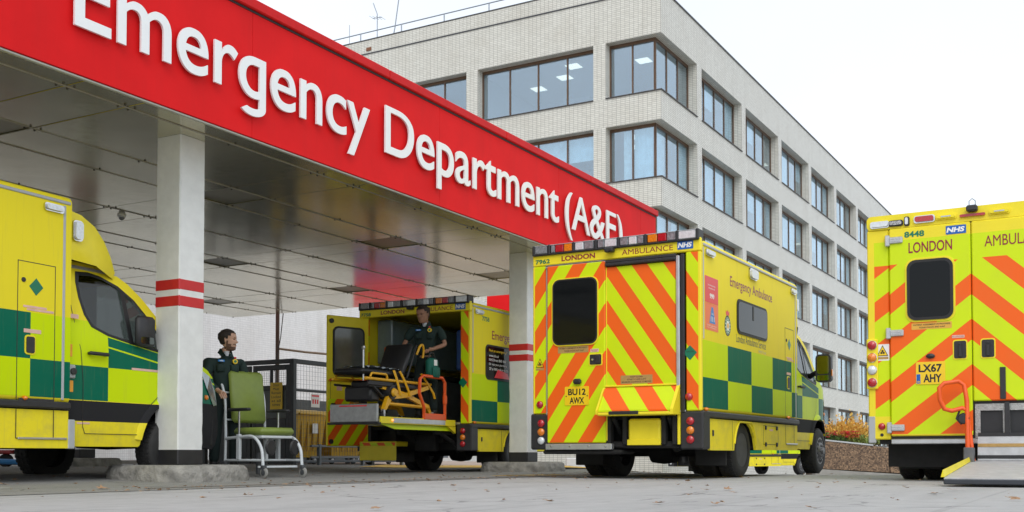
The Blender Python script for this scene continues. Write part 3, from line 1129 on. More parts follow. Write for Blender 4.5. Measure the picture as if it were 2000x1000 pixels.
def wheel(parent, x, y, side, r=.345, w=.22, dual=False, label=None):
    """side -1: right hand side of the vehicle"""
    c = Vector((x, y, r))
    mb = MB()
    s = side
    mb.lathe([(r * .60, s * .0), (r * .66, s * .012), (r * .90, s * .010), (r * .975, -s * .012), (r, -s * .05), (r, -s * (w - .05)),
              (r * .975, -s * (w - .01)), (r * .9, -s * w), (r * .6, -s * w), (r * .58, -s * w * .5)], c, 'y', 36)
    for k in range(40):        # tread blocks
        a = 2 * PI * k / 40
        for yy in (-.20, .0, .20):
            M = Matrix.Translation(c + Vector((0, -s * w / 2 + yy * w * 1.45, 0))) @ Matrix.Rotation(a + yy * .4, 4, 'Y')
            mb.box(-.015, .015, -.024, .024, r - .008, r + .006, M)
    t = mb.build('wheel', M_RUB, parent, 40)
    rm = MB()
    if dual:
        rm.lathe([(r * .61, s * .004), (r * .58, -s * .01), (r * .52, -s * .06), (r * .45, -s * .13), (r * .2, -s * .135), (r * .2, -s * .09), (0.001, -s * .085)], c, 'y', 28)
    else:
        rm.lathe([(r * .61, s * .006), (r * .56, -s * .01), (r * .54, -s * .03), (r * .40, -s * .005), (r * .34, s * .03), (r * .16, s * .04), (r * .15, s * .065), (0.001, s * .07)], c, 'y', 28)
        for k in range(6):
            a = 2 * PI * k / 6
            rm.lathe([(.018, s * .03), (.018, s * .05), (.001, s * .055)], c + Vector((r * .26 * math.cos(a), 0, r * .26 * math.sin(a))), 'y', 8)
    rm.build('rim', M_DRIM if dual else M_RIM, t, 35)
    if not dual:
        hb = MB()
        for k in range(14):
            a = 2 * PI * k / 14
            M = Matrix.Translation(c + Vector((0, s * .004, 0))) @ Matrix.Rotation(a, 4, 'Y')
            hb.cbox(-.013, .013, -.012, .010, r * .41, r * .53, .004, M)
        hb.build('vent_slots', M_BLACKP, t, 0)['kind'] = 'stuff'
    return t

def lamp(parent, name, y, z, r, m, x=-.0, rim=M_BLACKP):
    mb = MB()
    mb.lathe([(r, 0), (r, -.012), (r * .86, -.022), (.001, -.03)], (x, y, z), 'x', 20)
    return mb.build(name, m, parent, 50)

def sidelamp(parent, x, z, w, h, m, y=-HW, name='marker_lamp', chrome=True):
    s = -1 if y < 0 else 1
    if chrome:
        mb = MB(); mb.prism(rrect(x - w / 2, x + w / 2, z - h / 2, z + h / 2, min(w, h) * .3), SIDE, y, y + s * .022)
        o = mb.build(name, M_CHR, parent, 40)
        mb = MB(); mb.prism(rrect(x - w / 2 + .014, x + w / 2 - .014, z - h / 2 + .014, z + h / 2 - .014, min(w, h) * .25), SIDE, y + s * .02, y + s * .045)
        mb.build('lens', m, o, 40)
    else:
        mb = MB(); mb.lathe([(w / 2, 0), (w / 2, s * .015), (w * .3, s * .04), (.001, s * .045)], (x, y, z), 'y', 14)
        o = mb.build(name, m, parent, 50)
    return o

def rearlamp(parent, y, z, w, h, m, name='marker_lamp', base=M_CHR, x=0):
    mb = MB(); mb.prism(rrect(y - w / 2, y + w / 2, z - h / 2, z + h / 2, min(w, h) * .32), REAR, x, x - .02)
    o = mb.build(name, base, parent, 40)
    mb = MB(); mb.prism(rrect(y - w / 2 + .012, y + w / 2 - .012, z - h / 2 + .012, z + h / 2 - .012, min(w, h) * .26), REAR, x - .018, x - .042)
    mb.build('lens', m, o, 40)
    return o

def rtext(parent, body, y0, z0, w, h, m, x=-.004, bold=.012, name='lettering'):
    return fit_text(name, body, (x, y0, z0), (0, -1, 0), (0, 0, 1), w, h, m, parent, bold)
def stext(parent, body, x0, z0, w, h, m, y=-HW - .003, bold=.008, name='lettering'):
    if y < 0:
        return fit_text(name, body, (x0, y, z0), (1, 0, 0), (0, 0, 1), w, h, m, parent, bold)
    return fit_text(name, body, (x0 + w, y, z0), (-1, 0, 0), (0, 0, 1), w, h, m, parent, bold)
def rplate(parent, name, y0, y1, z0, z1, m, x=0, t=.003, r=.006):
    mb = MB(); mb.prism(rrect(y0, y1, z0, z1, r, 3), REAR, x, x - t)
    return mb.build(name, m, parent, 0)
def splate(parent, name, x0, x1, z0, z1, m, y=-HW, t=.002, r=.004):
    s = -1 if y < 0 else 1
    mb = MB(); mb.prism(rrect(x0, x1, z0, z1, r, 3), SIDE, y, y + s * t)
    return mb.build(name, m, parent, 0)
def seam(parent, x0, x1, z0, z1, y=-HW, w=.012, name='panel_gap', m=None):
    """thin recessed-looking gap around a door in the side, as narrow dark strips 1.5 mm proud"""
    s = -1 if y < 0 else 1
    a, b = sorted((y, y + s * .0015))
    mb = MB()
    h = w / 2
    mb.box(x0 - h, x0 + h, a, b, z0 - h, z1 + h)
    mb.box(x1 - h, x1 + h, a, b, z0 - h, z1 + h)
    mb.box(x0 + h, x1 - h, a, b, z1 - h, z1 + h)
    mb.box(x0 + h, x1 - h, a, b, z0 - h, z0 + h)
    return mb.build(name, m or M_BLACKP, parent, 0)
def diamond(parent, fn, u, v, w, h, w0, w1, m, name='hazard_label'):
    mb = MB(); mb.prism([(u - w / 2, v), (u, v - h / 2), (u + w / 2, v), (u, v + h / 2)], fn, w0, w1)
    return mb.build(name, m, parent, 0)

def nhs_logo(parent, y0, y1, z0, z1, x=-.003):
    o = rplate(parent, 'logo_panel', y0, y1, z0, z1, M_BLU, x + .002, .004)
    me = rtext(o, 'NHS', y1 - .012, z0 + .018, (y1 - y0) - .028, (z1 - z0) - .036, M_WV, x - .0035, .045, 'lettering')
    for v in me.data.vertices:      # slanted
        v.co.y -= (v.co.z - (z0 + z1) / 2) * .22
    return o

def build_cab(root, folded=False):
    X = BL
    gx = lambda a: a + .17 * min(1, max(0, a) / .3)
    WX = 1.45
    bot = [(0, .365), (.98, .365)] + arc(WX, .37, .45, 178, 2, 14) + [(1.93, .365), (2.28, .345)]
    front = [(2.10, .40), (2.17, .52), (2.18, .66), (2.14, .80), (2.10, .92), (2.04, 1.06), (1.95, 1.17), (1.82, 1.235), (1.62, 1.31), (1.46, 1.375)]
    ws = [(1.36, 1.45), (1.22, 1.60), (1.06, 1.77), (.90, 1.92), (.74, 2.05)]
    top = [(.62, 2.125), (.45, 2.175), (.25, 2.195), (0, 2.20)]
    front, ws, top = [[(gx(a), b) for a, b in q_] for q_ in (front, ws, top)]
    front = [(a + .11 * min(1, (a - 1.6) / .3), b) for a, b in front]
    out = [(X + a, b) for a, b in bot + front + ws + top]
    win = [(.09, 2.09), (.05, 1.98), (.07, 1.82), (.12, 1.66), (.20, 1.545), (.40, 1.475), (.68, 1.425), (.98, 1.378), (1.16, 1.355), (1.20, 1.40),
           (1.10, 1.57), (.96, 1.74), (.80, 1.89), (.60, 2.01), (.40, 2.085), (.25, 2.105)]
    win = [(X + a + .15, b) for a, b in win]
    def wf(x, z):
        xb = x - X
        w = 1.005
        if xb > 1.45:
            w -= .25 * ((xb - 1.45) / 1.0) ** 2.3
        if z > 1.38:
            w -= (z - 1.38) * .15
        if z > 2.0:
            w -= (z - 2.0) * .35
        if z < .5:
            w -= (.5 - z) * .15
        return max(w, .3)
    def bulge(x, z):
        xb = x - X
        if xb > 1.58:
            return (.10 * min(1, (xb - 1.58) / .3), .015)
        if z > 1.4:
            return (.09, .03)
        return (0, .03)
    nb, nf, nw = len(bot), len(front), len(ws)
    cab = hull(out, [win], wf, bulge, 'cab', M_CAB, root, cap=(nb - 1, nb + nf + 1))
    mb = MB(); loft(mb, out[nb + nf + nw - 1:], wf, bulge, 9)
    mb.build('cab_roof', M_YEL, root, 50, fixn=False)
    mb = MB(); loft(mb, out[nb + nf:nb + nf + nw], wf, bulge, 9)
    mb.build('windscreen', M_GLASS, root, 60, fixn=False)
    # arch liner, sill and floor
    mb = MB(); mb.box(X - .01, X + 2.25, -.86, .86, .40, .70)
    mb.build('engine_bay', M_UND, root, 0)
    mb = MB(); mb.box(X + .1, X + 1.55, -.93, .93, .72, .80); mb.build('cab_floor', M_UND, root, 0)
    for s in (-1, 1):
        mb = MB()
        mb.add([(x, s * (wf(x, z) - .012), z) for x, z in win], [tuple(range(len(win)))])
        g = mb.build('side_window', M_GLASS, root, 0)
        mb = MB()
        n = len(win)
        cx, cz = sum(p[0] for p in win) / n, sum(p[1] for p in win) / n
        inn = [(cx + (x - cx) * .935, cz + (z - cz) * .90) for x, z in win]
        v = [(x, s * (wf(x, z) + .004), z) for x, z in win] + [(x, s * (wf(x, z) + .003), z) for x, z in inn]
        mb.add(v, [(i, (i + 1) % n, n + (i + 1) % n, n + i) for i in range(n)])
        xd = X + .86
        mb.add([(xd - .03, s * (wf(xd, 1.42) + .003), 1.42), (xd + .035, s * (wf(xd, 1.42) + .003), 1.415), (xd - .035, s * (wf(xd, 1.95) + .003), 1.95), (xd - .09, s * (wf(xd, 1.97) + .003), 1.975)], [(0, 1, 2, 3)])
        mb.build('window_seal', M_RUBTRIM, g, 0)
        # door outline following the cab skin
        def skinline(pts, nm, m, w=.007, parent_=root):
            mb = MB()
            for (a, b), (c, d) in zip(pts, pts[1:]):
                dx, dz = c - a, d - b
                l = math.hypot(dx, dz) or 1
                nx, nz2 = -dz / l * w, dx / l * w
                mb.add([(a + nx, s * (wf(a, b) + .004), b + nz2), (c + nx, s * (wf(c, d) + .004), d + nz2), (c - nx, s * (wf(c, d) + .004), d - nz2), (a - nx, s * (wf(a, b) + .004), b - nz2)], [(0, 1, 2, 3)])
            return mb.build(nm, m, parent_, 0)
        door = skinline([(X + .13, 2.12), (X + .12, 1.7), (X + .20, 1.3), (X + .23, 1.0), (X + .23, .56), (X + .26, .49), (X + 1.00, .49), (X + 1.12, .80), (X + 1.30, .95), (X + 1.33, 1.30)], 'door', M_BLACKP, .0035)
        mb = MB(); mb.cbox(X + .27, X + .52, *sorted((s * 1.03, s * 1.065)), 1.262, 1.298, .012); mb.cbox(X + .28, X + .31, *sorted((s * 1.0, s * 1.045)), 1.265, 1.295, .01); mb.cbox(X + .48, X + .51, *sorted((s * 1.0, s * 1.045)), 1.265, 1.295, .01)
        mb.build('handle', M_PLAS, door, 40)
        # arch lip
        lip = [(X + a, b) for a, b in arc(WX, .37, .462, 172, 8, 14)]
        mb = MB()
        v = []
        for (a, b) in lip:
            dx, dz = (a - X - WX) / .462, (b - .37) / .462
            v += [(a, s * (wf(a, b) + .0), b), (a, s * (wf(a, b) + .028), b), (a + dx * .05, s * (wf(a, b) + .022), b + dz * .05), (a + dx * .075, s * (wf(a, b) - .002), b + dz * .075)]
        f = []
        for i in range(len(lip) - 1):
            for k in range(3):
                f.append((4 * i + k, 4 * i + k + 1, 4 * i + 4 + k + 1, 4 * i + 4 + k))
        mb.add(v, f)
        mb.build('wheel_arch_lip', M_CAB, root, 60, fixn=False)
        # mirror on its arm
        if folded and s < 0:
            mb = MB(); mb.cbox(X + .86, X + 1.12, -1.10, -1.01, 1.40, 1.72, .035)
            hz = mb.build('mirror_housing', M_PLAS, root, 50)
            mb = MB(); mb.prism(rrect(X + .89, X + 1.07, 1.43, 1.50, .02), SIDE, -1.101, -1.104); mb.build('mirror_glass', M_CHRM, hz, 0)
        if not (folded and s < 0):
            mb = MB(); mb.tube([(X + 1.12, s * .95, 1.47), (X + 1.05, s * 1.06, 1.52), (X + .93, s * 1.14, 1.53)], [.045, .04, .035], 8)
            arm = mb.build('mirror_arm', M_PLAS, root, 50)
            mb = MB(); mb.prism(rrect(s * 1.235 - .115, s * 1.235 + .115, 1.37, 1.79, .06), REAR, X + .86, X + .97)
            mb.build('mirror_housing', M_PLAS, arm, 50)
            mb = MB(); mb.prism(rrect(s * 1.235 - .09, s * 1.235 + .09, 1.495, 1.765, .04), REAR, X + .854, X + .859)
            mb.build('mirror_glass', M_CHRM, arm, 0)
            mb = MB(); mb.prism(rrect(s * 1.235 - .09, s * 1.235 + .09, 1.395, 1.475, .02), REAR, X + .854, X + .859)
            mb.build('mirror_glass', M_CHRM, arm, 0)
            mb = MB(); mb.cbox(X + .88, X + .94, *sorted((s * 1.35, s * 1.365)), 1.46, 1.56, .006); mb.build('indicator', M_ALENS, arm)
        # headlamp
        v = [(1.90, 1.24), (2.13, 1.17), (2.29, 1.02), (2.37, .86), (2.25, .84), (2.07, 1.02)]
        mb = MB()
        mb.add([(X + a, s * (wf(X + a, b) + .012), b) for a, b in v], [tuple(range(6))])
        h = mb.build('headlamp', M_HEAD, root, 0, fixn=False)
        mb = MB(); mb.lathe([(.03, 0), (.026, s * .02), (.001, s * .028)], (X + 2.05, s * (wf(X + 2.05, .93)), .93), 'y', 10); mb.build('side_repeater', M_ALENS, root)
    # seats and dashboard seen through the glass
    for s in (-1, 1):
        mb = MB()
        mb.cbox(X + .28, X + .80, s * .52 - .26, s * .52 + .26, .95, 1.12, .05)
        M = Matrix.Translation((X + .32, s * .52, 1.1)) @ Matrix.Rotation(-.18, 4, 'Y')
        mb.cbox(-.08, .08, -.25, .25, 0, .62, .06, M)
        mb.cbox(-.06, .06, -.14, .14, .63, .86, .05, M)
        mb.build('seat', M_SEAT, root, 50)
    mb = MB(); mb.cbox(X + 1.15, X + 1.56, -.80, .80, .95, 1.36, .08); mb.build('dashboard', M_DASH, root, 50)
    mb = MB(); mb.lathe([(.19, 0), (.205, .015), (.19, .03), (.175, .015), (.19, 0)], (X + 1.05, -.52, 1.33), 'x', 24); mb.build('steering_wheel', M_DASH, root, 60)
    # front grille and bumper details
    mb = MB()
    for k in range(4):
        mb.cbox(X + 2.47, X + 2.505, -.34, .34, .90 + .045 * k, .92 + .045 * k, .006)
    mb.build('grille', M_PLAS, root)
    # fairing over the cab
    fo = [(X + 0, 2.165), (X + .35, 2.155), (X + .64, 2.075), (X + .68, 2.15), (X + .60, 2.30), (X + .50, 2.43), (X + .36, 2.55), (X + .18, 2.625), (X + 0, 2.65)]
    fo = [(X + (a - X) * 1.1, b) for a, b in fo]
    hull(fo, [], lambda x, z: 1.04 - .16 * max(0, (x - X) / .73) ** 2 - .04 * max(0, (z - 2.2) / .45), lambda x, z: (.12 * min(1, (x - X) / .3), .05), 'roof_fairing', M_YEL, root, grid=.2, cap=(2, 9))
    for s in (-1, 1):
        sidelamp(root, X + .11, 2.45, .12, .20, M_WLENS, s * 1.03, 'scene_lamp')
    for s in (-1, 1):
        wheel(root, X + WX, s * 1.02, s)
M_CHRM = mat('mirror_surface', (.20, .23, .25), .06, metal=1, vary=0)

def build_box(root, side_m, rear_m, openback=False, windows=True, H=2.75):
    X0 = .062
    r = .07
    outer = rrect(-HW, HW, .762, H, r, 4)
    mb = MB()
    n = len(outer)
    inner = rrect(-HW + .05, HW - .05, .80, H - .06, .03, 4)
    v = [(X0, a, b) for a, b in outer] + [(BL, a, b) for a, b in outer] + [(X0, a, b) for a, b in inner] + [(BL - .05, a, b) for a, b in inner]
    f = []
    for i in range(n):
        j = (i + 1) % n
        f.append((i, j, n + j, n + i))
        f.append((2 * n + i, 3 * n + i, 3 * n + j, 2 * n + j))
        f.append((i, 2 * n + i, 2 * n + j, j))
    f.append(tuple(range(n, 2 * n)))
    f.append(tuple(range(4 * n - 1, 3 * n - 1, -1)))
    mb.add(v, f)
    mb.build('box_body', side_m, root, 40, fixn=False)
    # rear frame: pillars and header
    for s in (-1, 1):
        a, b = sorted((s * .905, s * (HW + .002)))
        mb = MB(); mb.cbox(0, X0 - .002, a, b, .78, 2.588, .012); mb.build('corner_post', rear_m, root)
    mb = MB(); mb.cbox(0, X0 - .002, -HW - .002, HW + .002, 2.592, H, .012); mb.build('header', M_YEL, root)
    mb = MB(); mb.cbox(-.01, X0 - .004, -.9, .9, .77, .795, .004); mb.build('threshold', M_ALU, root)
    # roof edge rails and grey strips
    for s in (-1, 1):
        a, b = sorted((s * (HW - .01), s * (HW + .014)))
        mb = MB(); mb.cbox(.08, BL - .02, a, b, H - .085, H - .055, .006); mb.build('gutter_strip', M_GREYS, root)
        a, b = sorted((s * (HW - .01), s * (HW + .006)))
        mb = MB(); mb.cbox(.075, .10, a, b, 1.60, H - .10, .004); mb.cbox(BL - .10, BL - .07, a, b, .80, H - .10, .004); mb.build('edge_strip', M_GREYS, root)
        a, b = sorted((s * (HW - .02), s * (HW + .030)))
        mb = MB(); mb.cbox(.0, BL - .0, a, b, .712, .782, .014); mb.build('rub_rail', M_PLAS, root)
        # skirts
        y0, y1 = sorted((s * (HW - .035), s * (HW - .004)))
        mb = MB(); mb.prism([(.235, .70), (.235, .40), (.30, .335), (1.13, .335), (1.17, .47), (1.26, .62), (1.40, .70)], SIDE, y0, y1)
        sk = mb.build('side_skirt', side_m, root, 0)
        ys = s * (HW - .004)
        mb = MB(); mb.box(1.060, 1.066, *sorted((ys, ys + s * .002)), .345, .69); mb.build('panel_gap', M_BLACKP, sk, 0)
        mb = MB(); mb.cbox(.36, .40, *sorted((ys, ys + s * .012)), .50, .57, .005); mb.build('latch', M_PLAS, sk)
        mb = MB(); mb.prism([(1.62, .70), (1.80, .62), (1.92, .50), (1.98, .345), (BL - .01, .345), (BL - .01, .70)], SIDE, y0, y1)
        sk = mb.build('side_skirt', side_m, root, 0)
        seam(sk, 2.30, 2.95, .42, .665, ys, .006)
        for lx in (2.38, 2.87):
            for lz in (.64, .42):
                mb = MB(); mb.cbox(lx - .022, lx + .022, *sorted((ys, ys + s * .018)), lz - .028, lz + .028, .006); mb.build('latch', M_PLAS, sk)
        splate(sk, 'label', 2.56, 2.72, .60, .625, M_PINKL, ys)
        mb = MB(); mb.cbox(3.32, BL - .03, *sorted((ys, ys + s * .014)), .425, .445, .004); mb.build('trim', M_ALU, sk)
        # wheel arch lip
        mb = MB(); mb.tube([(x, ys, z) for x, z in arc(1.56, .33, .43, 168, 12, 14) if z < .70], .016, 6); mb.build('arch_edging', side_m, root, 60)
    # chassis
    mb = MB()
    mb.box(.08, BL - .02, -.98, .98, .70, .764)
    mb.box(.1, BL + 1.2, -.52, -.40, .48, .70)
    mb.box(.1, BL + 1.2, .40, .52, .48, .70)
    mb.cbox(2.1, 3.0, -.90, -.62, .36, .70, .03)
    mb.cbox(2.2, 3.5, .55, .92, .36, .70, .03)
    mb.cbox(2.3, 4.3, -.35, .20, .34, .60, .08)
    mb.cbox(1.50, 1.62, -.80, .80, .26, .40, .05)
    mb.lathe([(.16, -.16), (.18, 0), (.16, .16)], (1.56, 0, .34), 'y', 14)
    mb.tube([(2.0, -.55, .42), (.9, -.62, .42), (.4, -.62, .36)], .045, 8)
    mb.box(.30, .34, -.9, .9, .36, .72)
    mb.build('chassis', M_UND, root, 0)
    for s in (-1, 1):
        mb = MB(); mb.cbox(1.02, 1.045, *sorted((s * .62, s * 1.02)), .15, .55, .01); mb.build('mud_flap', M_RUB, root)
        mb = MB()
        mb.lathe([(.43, 0), (.43, -s * .45)], (1.56, s * 1.02, .34), 'y', 24)
        pts = arc(1.56, .34, .44, 150, 30, 10)
        mb = MB()
        v = [(x, s * 1.04, z) for x, z in pts] + [(x, s * .58, z) for x, z in pts]
        m = len(pts)
        mb.add(v, [(i, i + 1, m + i + 1, m + i) for i in range(m - 1)])
        mb.build('wheel_arch_liner', M_UND, root, 60, fixn=False)
        wheel(root, 1.56, s * 1.03, s, dual=True)
        wheel(root, 1.56, s * .77, s, dual=True)
        # rear corner lamp blocks
        y0, y1 = sorted((s * .835, s * (HW + .026)))
        mb = MB(); mb.cbox(-.015, .225, y0, y1, .345, .775, .018)
        blk = mb.build('lamp_cluster', M_PLAS, root)
        cols = (M_RLENS, M_ALENS, M_RLENS if s < 0 else M_WLENS)
        for k, m_ in enumerate(cols):
            lamp(blk, 'lamp', s * .96, .665 - .105 * k, .046, m_, -.015)
    # side door and lockers (right and left)
    for s in (-1, 1):
        y = s * HW
        if windows:
            mb = MB(); mb.prism(rrect(1.24, 2.46, 1.775, 2.205, .09), SIDE, y, y + s * .012)
            w = mb.build('side_window', M_RUBTRIM, root, 40)
            mb = MB(); mb.prism(rrect(1.27, 2.43, 1.805, 2.175, .07), SIDE, y + s * .012, y + s * .017)
            mb.build('pane', M_DG, w, 0)
            mb = MB(); mb.box(1.82, 1.86, *sorted((y + s * .0175, y + s * .022)), 1.99, 2.17); mb.build('window_catch', M_BLACKP, w, 0)
        d = seam(root, 3.30, BL - .185, .435, 2.05, y, .007, 'locker_door')
        splate(d, 'recess', 3.38, 3.50, 1.20, 1.38, M_YEL, y, .006, .03)
        mb = MB(); mb.prism(rrect(3.395, 3.485, 1.215, 1.365, .02), SIDE, y + s * .006, y + s * .012); mb.build('handle', M_PLAS, d, 0)
        splate(d, 'label', 3.37, 3.56, 1.40, 1.435, M_PINKL, y, .003)
        splate(d, 'label', 3.40, 3.70, 1.605, 1.625, M_PINKL, y, .003)
        splate(d, 'label', 3.36, 3.62, 1.63, 1.65, M_PINKL, y, .003)
        dm = diamond(d, SIDE, 3.50, 1.83, .155, .16, y, y + s * .003, M_GVIN)
        mb = MB(); mb.lathe([(.022, 0), (.022, s * .008), (.001, s * .01)], (3.36, y, 1.88), 'y', 12); mb.build('lock', M_PLAS, d)
        mb = MB(); mb.cbox(3.32, BL - .20, *sorted((y, y + s * .02)), .755, .80, .006); mb.build('door_trim', M_PLAS, d)
        for lx in (.12, 3.38):
            sidelamp(root, lx, .80, .045, .045, M_ALENS, s * (HW + .002), 'marker_lamp', False)

def light_bar(root, H=2.75, lit=True):
    z0 = H - .035
    segs = [(-1.04, -.83, M_WLENS), (-.80, -.69, M_GLENS), (-.685, -.575, M_RLENS), (-.57, -.45, M_ALENS), (-.40, -.32, M_GLENS), (-.315, -.21, M_WLENS), (-.205, -.10, M_GLENS),
            (-.06, .10, M_WLENS), (.105, .19, M_GLENS), (.24, .37, M_GLENS), (.375, .49, M_WLENS), (.53, .64, M_ALENS), (.645, .76, M_RLENS), (.765, .82, M_GLENS), (.87, 1.04, M_GLENS)]
    mb = MB(); mb.cbox(-.035, .13, -1.07, 1.07, z0, z0 + .022, .008)
    mb.cbox(.04, .13, -1.05, 1.05, z0 + .022, z0 + .115, .01)
    for y in (-1.058, -.815, -.425, -.08, .215, .51, .845, 1.058):
        mb.cbox(-.04, .135, y - .018, y + .018, z0 + .002, z0 + .128, .01)
    bar = mb.build('light_bar', M_BLACKP, root)
    mb = MB(); mb.cbox(-.03, .13, -1.05, 1.05, z0 + .116, z0 + .124, .003); mb.build('cover', M_ALU, bar)
    for a, b, m in segs:
        mb = MB(); mb.cbox(-.032, .035, a + .003, b - .003, z0 + .024, z0 + .113, .006)
        mb.build('lens', m, bar)

def rear_camera(root, y=.02, z=2.685):
    mb = MB(); mb.cbox(-.10, -.012, y - .055, y + .055, z - .018, z + .036, .012); mb.tube([(-.0, y, z + .01), (-.06, y, z + .01)], .015, 6)
    mb.lathe([(.012, -.10), (.02, -.11)], (0, y, z), 'x', 10)
    return mb.build('rear_camera', M_PLAS, root)

def side_livery_text(root, s=-1, poster=True):
    y = s * (HW + .0015)
    stext(root, 'Emergency Ambulance', 1.0, 2.285, 1.70, .165, M_MAROON, y, .012)
    stext(root, 'London Ambulance Service', 1.22, 1.665, 1.19, .10, M_BV, y, .0)
    stext(root, 'NHS Trust', 2.10, 1.605, .32, .035, M_GREYS, y, .0)
    if poster:
        p = splate(root, 'poster', .135, .575, 2.03, 2.335, M_POR, s * HW, .002)
        stext(p, 'For life-threatening', .235, 2.225, .24, .022, M_WV, s * (HW + .0026), .01)
        stext(p, 'emergencies call', .25, 2.19, .21, .022, M_WV, s * (HW + .0026), .01)
        stext(p, '999', .29, 2.085, .15, .06, M_WV, s * (HW + .0026), .04)
        p = splate(root, 'poster', .135, .575, 1.715, 2.026, M_POO, s * HW, .002)
        mb = MB(); mb.prism([(.275, 1.80), (.475, 1.80), (.40, 1.99), (.345, 1.99)], SIDE, s * (HW + .002), s * (HW + .003)); mb.build('emblem', M_POB, p, 0)
        stext(p, 'CALL', .335, 1.90, .085, .022, M_WV, s * (HW + .0045), .01)
        stext(p, '111', .315, 1.82, .12, .06, M_WV, s * (HW + .0045), .03)
        stext(p, 'The NHS number when it', .19, 1.765, .32, .016, M_WV, s * (HW + .0026), .0)
        stext(p, 'is not a 999 emergency', .20, 1.74, .30, .016, M_WV, s * (HW + .0026), .0)
    # crest: crown, wreath ring, wheel
    cx, cz = .905, 1.83
    mb = MB(); mb.lathe([(.108, 0), (.108, s * .002), (.001, s * .002)], (0, 0, 0), 'y', 24)
    mb.v = [(cx + a, s * HW + b, cz + c * 1.15) for a, b, c in mb.v]
    e = mb.build('crest', M_BV, root, 0)
    for r, m, d in ((.092, M_WV, .003), (.066, M_GVIN, .004), (.055, M_WV, .005), (.03, M_YELD, .006)):
        mb = MB(); mb.lathe([(r, 0), (r, s * d), (.001, s * d)], (0, 0, 0), 'y', 24)
        mb.v = [(cx + a, s * HW + b, cz + c * 1.15) for a, b, c in mb.v]
        mb.build('emblem', m, e, 0)
    mb = MB(); mb.prism([(cx - .05, 1.955), (cx + .05, 1.955), (cx + .062, 2.01), (cx + .03, 1.99), (cx, 2.02), (cx - .03, 1.99), (cx - .062, 2.01)], SIDE, s * HW, s * (HW + .003)); mb.build('crown', M_POR, e, 0)
    for k in range(14):
        a = 2 * PI * k / 14
        px, pz = cx + .082 * math.cos(a), cz + .094 * math.sin(a)
        mb = MB(); mb.cbox(px - .012, px + .012, *sorted((s * (HW + .003), s * (HW + .0045))), pz - .012, pz + .012, .001); mb.build('wreath_leaf', M_GVIN, e, 0)

def side_lamps(root):
    for s in (-1, 1):
        sidelamp(root, .27, 2.60, .26, .075, M_WLENS, s * HW, 'scene_lamp')
        sidelamp(root, 1.86, 2.585, .30, .14, M_WLENS, s * HW, 'scene_lamp')
        sidelamp(root, 3.68, 2.60, .22, .075, M_WLENS, s * HW, 'scene_lamp')

def place(root, cx, cy, rz, dz=0):
    root.location = (cx, cy, dz)
    root.rotation_euler = (0, 0, rz)
def frame(vp, corner, W=2.17, right=True):
    a = math.atan2(vp - 1000, FPX)
    h = Vector((math.sin(a), math.cos(a)))
    r = Vector((h.y, -h.x))
    c = Vector(corner)
    return c - r * (W / 2), math.atan2(h.y, h.x)

def rear_a_left_door(root, hinge_y=.875, plate=('BU12', 'AWX'), knock=True):
    """door drawn closed, in the plane x<0; returned so it can be swung"""
    x0, x1 = -.03, .012
    mb = MB(); mb.cbox(x0, x1, .092, .872, .425, 2.575, .012)
    d = mb.build('rear_door', M_READ, root)
    mb = MB(); mb.prism(rrect(.175, .80, 1.59, 2.41, .10), REAR, x0, x0 - .012); w = mb.build('window', M_YEL, d, 40)
    mb = MB(); mb.prism(rrect(.188, .787, 1.603, 2.397, .09), REAR, x0 - .011, x0 - .017); mb.build('window_seal', M_RUBTRIM, w, 0)
    mb = MB(); mb.prism(rrect(.205, .77, 1.62, 2.38, .08), REAR, x0 - .0165, x0 - .0195); mb.build('pane', M_DG, w, 0)
    return d, x0

def make_box_ambulance():
    root = thing('ambulance', '', 'ambulance')
    build_box(root, M_SIDE, M_REARA)
    build_cab(root)
    return root

# --- 7962: the closed one in the middle
A = thing('ambulance', 'yellow box ambulance with closed orange chevron doors, number 7962, in front of the tiled block', 'ambulance', group='ambulances parked at the entrance')
loc, rz = frame(2240, (370 / FPX * 12.2, 12.2))
place(A, loc.x, loc.y, rz)
build_box(A, M_SIDE, M_REARA)
build_cab(A)
light_bar(A)
rear_camera(A)
side_lamps(A)
side_livery_text(A)
side_livery_text(A, 1)
HDX = -.0025
rtext(A, 'LONDON', .685, 2.628, .45, .062, M_MAROON, HDX, .03)
rtext(A, 'AMBULANCE', -.115, 2.628, .64, .062, M_MAROON, HDX, .0)
rtext(A, '7962', 1.045, 2.618, .20, .055, M_GVIN, HDX, .03)
nhs_logo(A, -1.0, -.81, 2.625, 2.72)
d, x0 = rear_a_left_door(A)
hp = rplate(d, 'handle_recess', .125, .305, 1.34, 1.485, M_YEL, x0, .006, .02)
mb = MB(); mb.prism(rrect(.14, .29, 1.352, 1.472, .015), REAR, x0 - .006, x0 - .010); mb.build('handle_cup', M_BLACKP, hp, 0)
mb = MB(); mb.cbox(x0 - .024, x0 - .009, .15, .21, 1.365, 1.46, .006); mb.build('handle', M_PLAS, hp)
mb = MB(); mb.lathe([(.013, -.0), (.013, -.012), (.001, -.013)], (x0 - .01, .25, 1.41), 'x', 10); mb.build('lock', M_CHR, hp)
l = rplate(d, 'label', .175, .285, 1.50, 1.54, M_PINKL, x0, .002)
rtext(l, 'PULL LATCH', .275, 1.522, .09, .011, M_MAROON, x0 - .0025, 0)
rtext(l, 'TO OPEN', .265, 1.506, .07, .011, M_MAROON, x0 - .0025, 0)
l = rplate(d, 'label', .31, .72, 1.505, 1.585, M_GOLDL, x0, .002)
rtext(l, 'PATIENT ASSESSMENT IN PROGRESS', .70, 1.553, .37, .018, M_BV, x0 - .0025, .01)
rtext(l, 'PLEASE KNOCK AND WAIT', .63, 1.522, .26, .018, M_BV, x0 - .0025, .01)
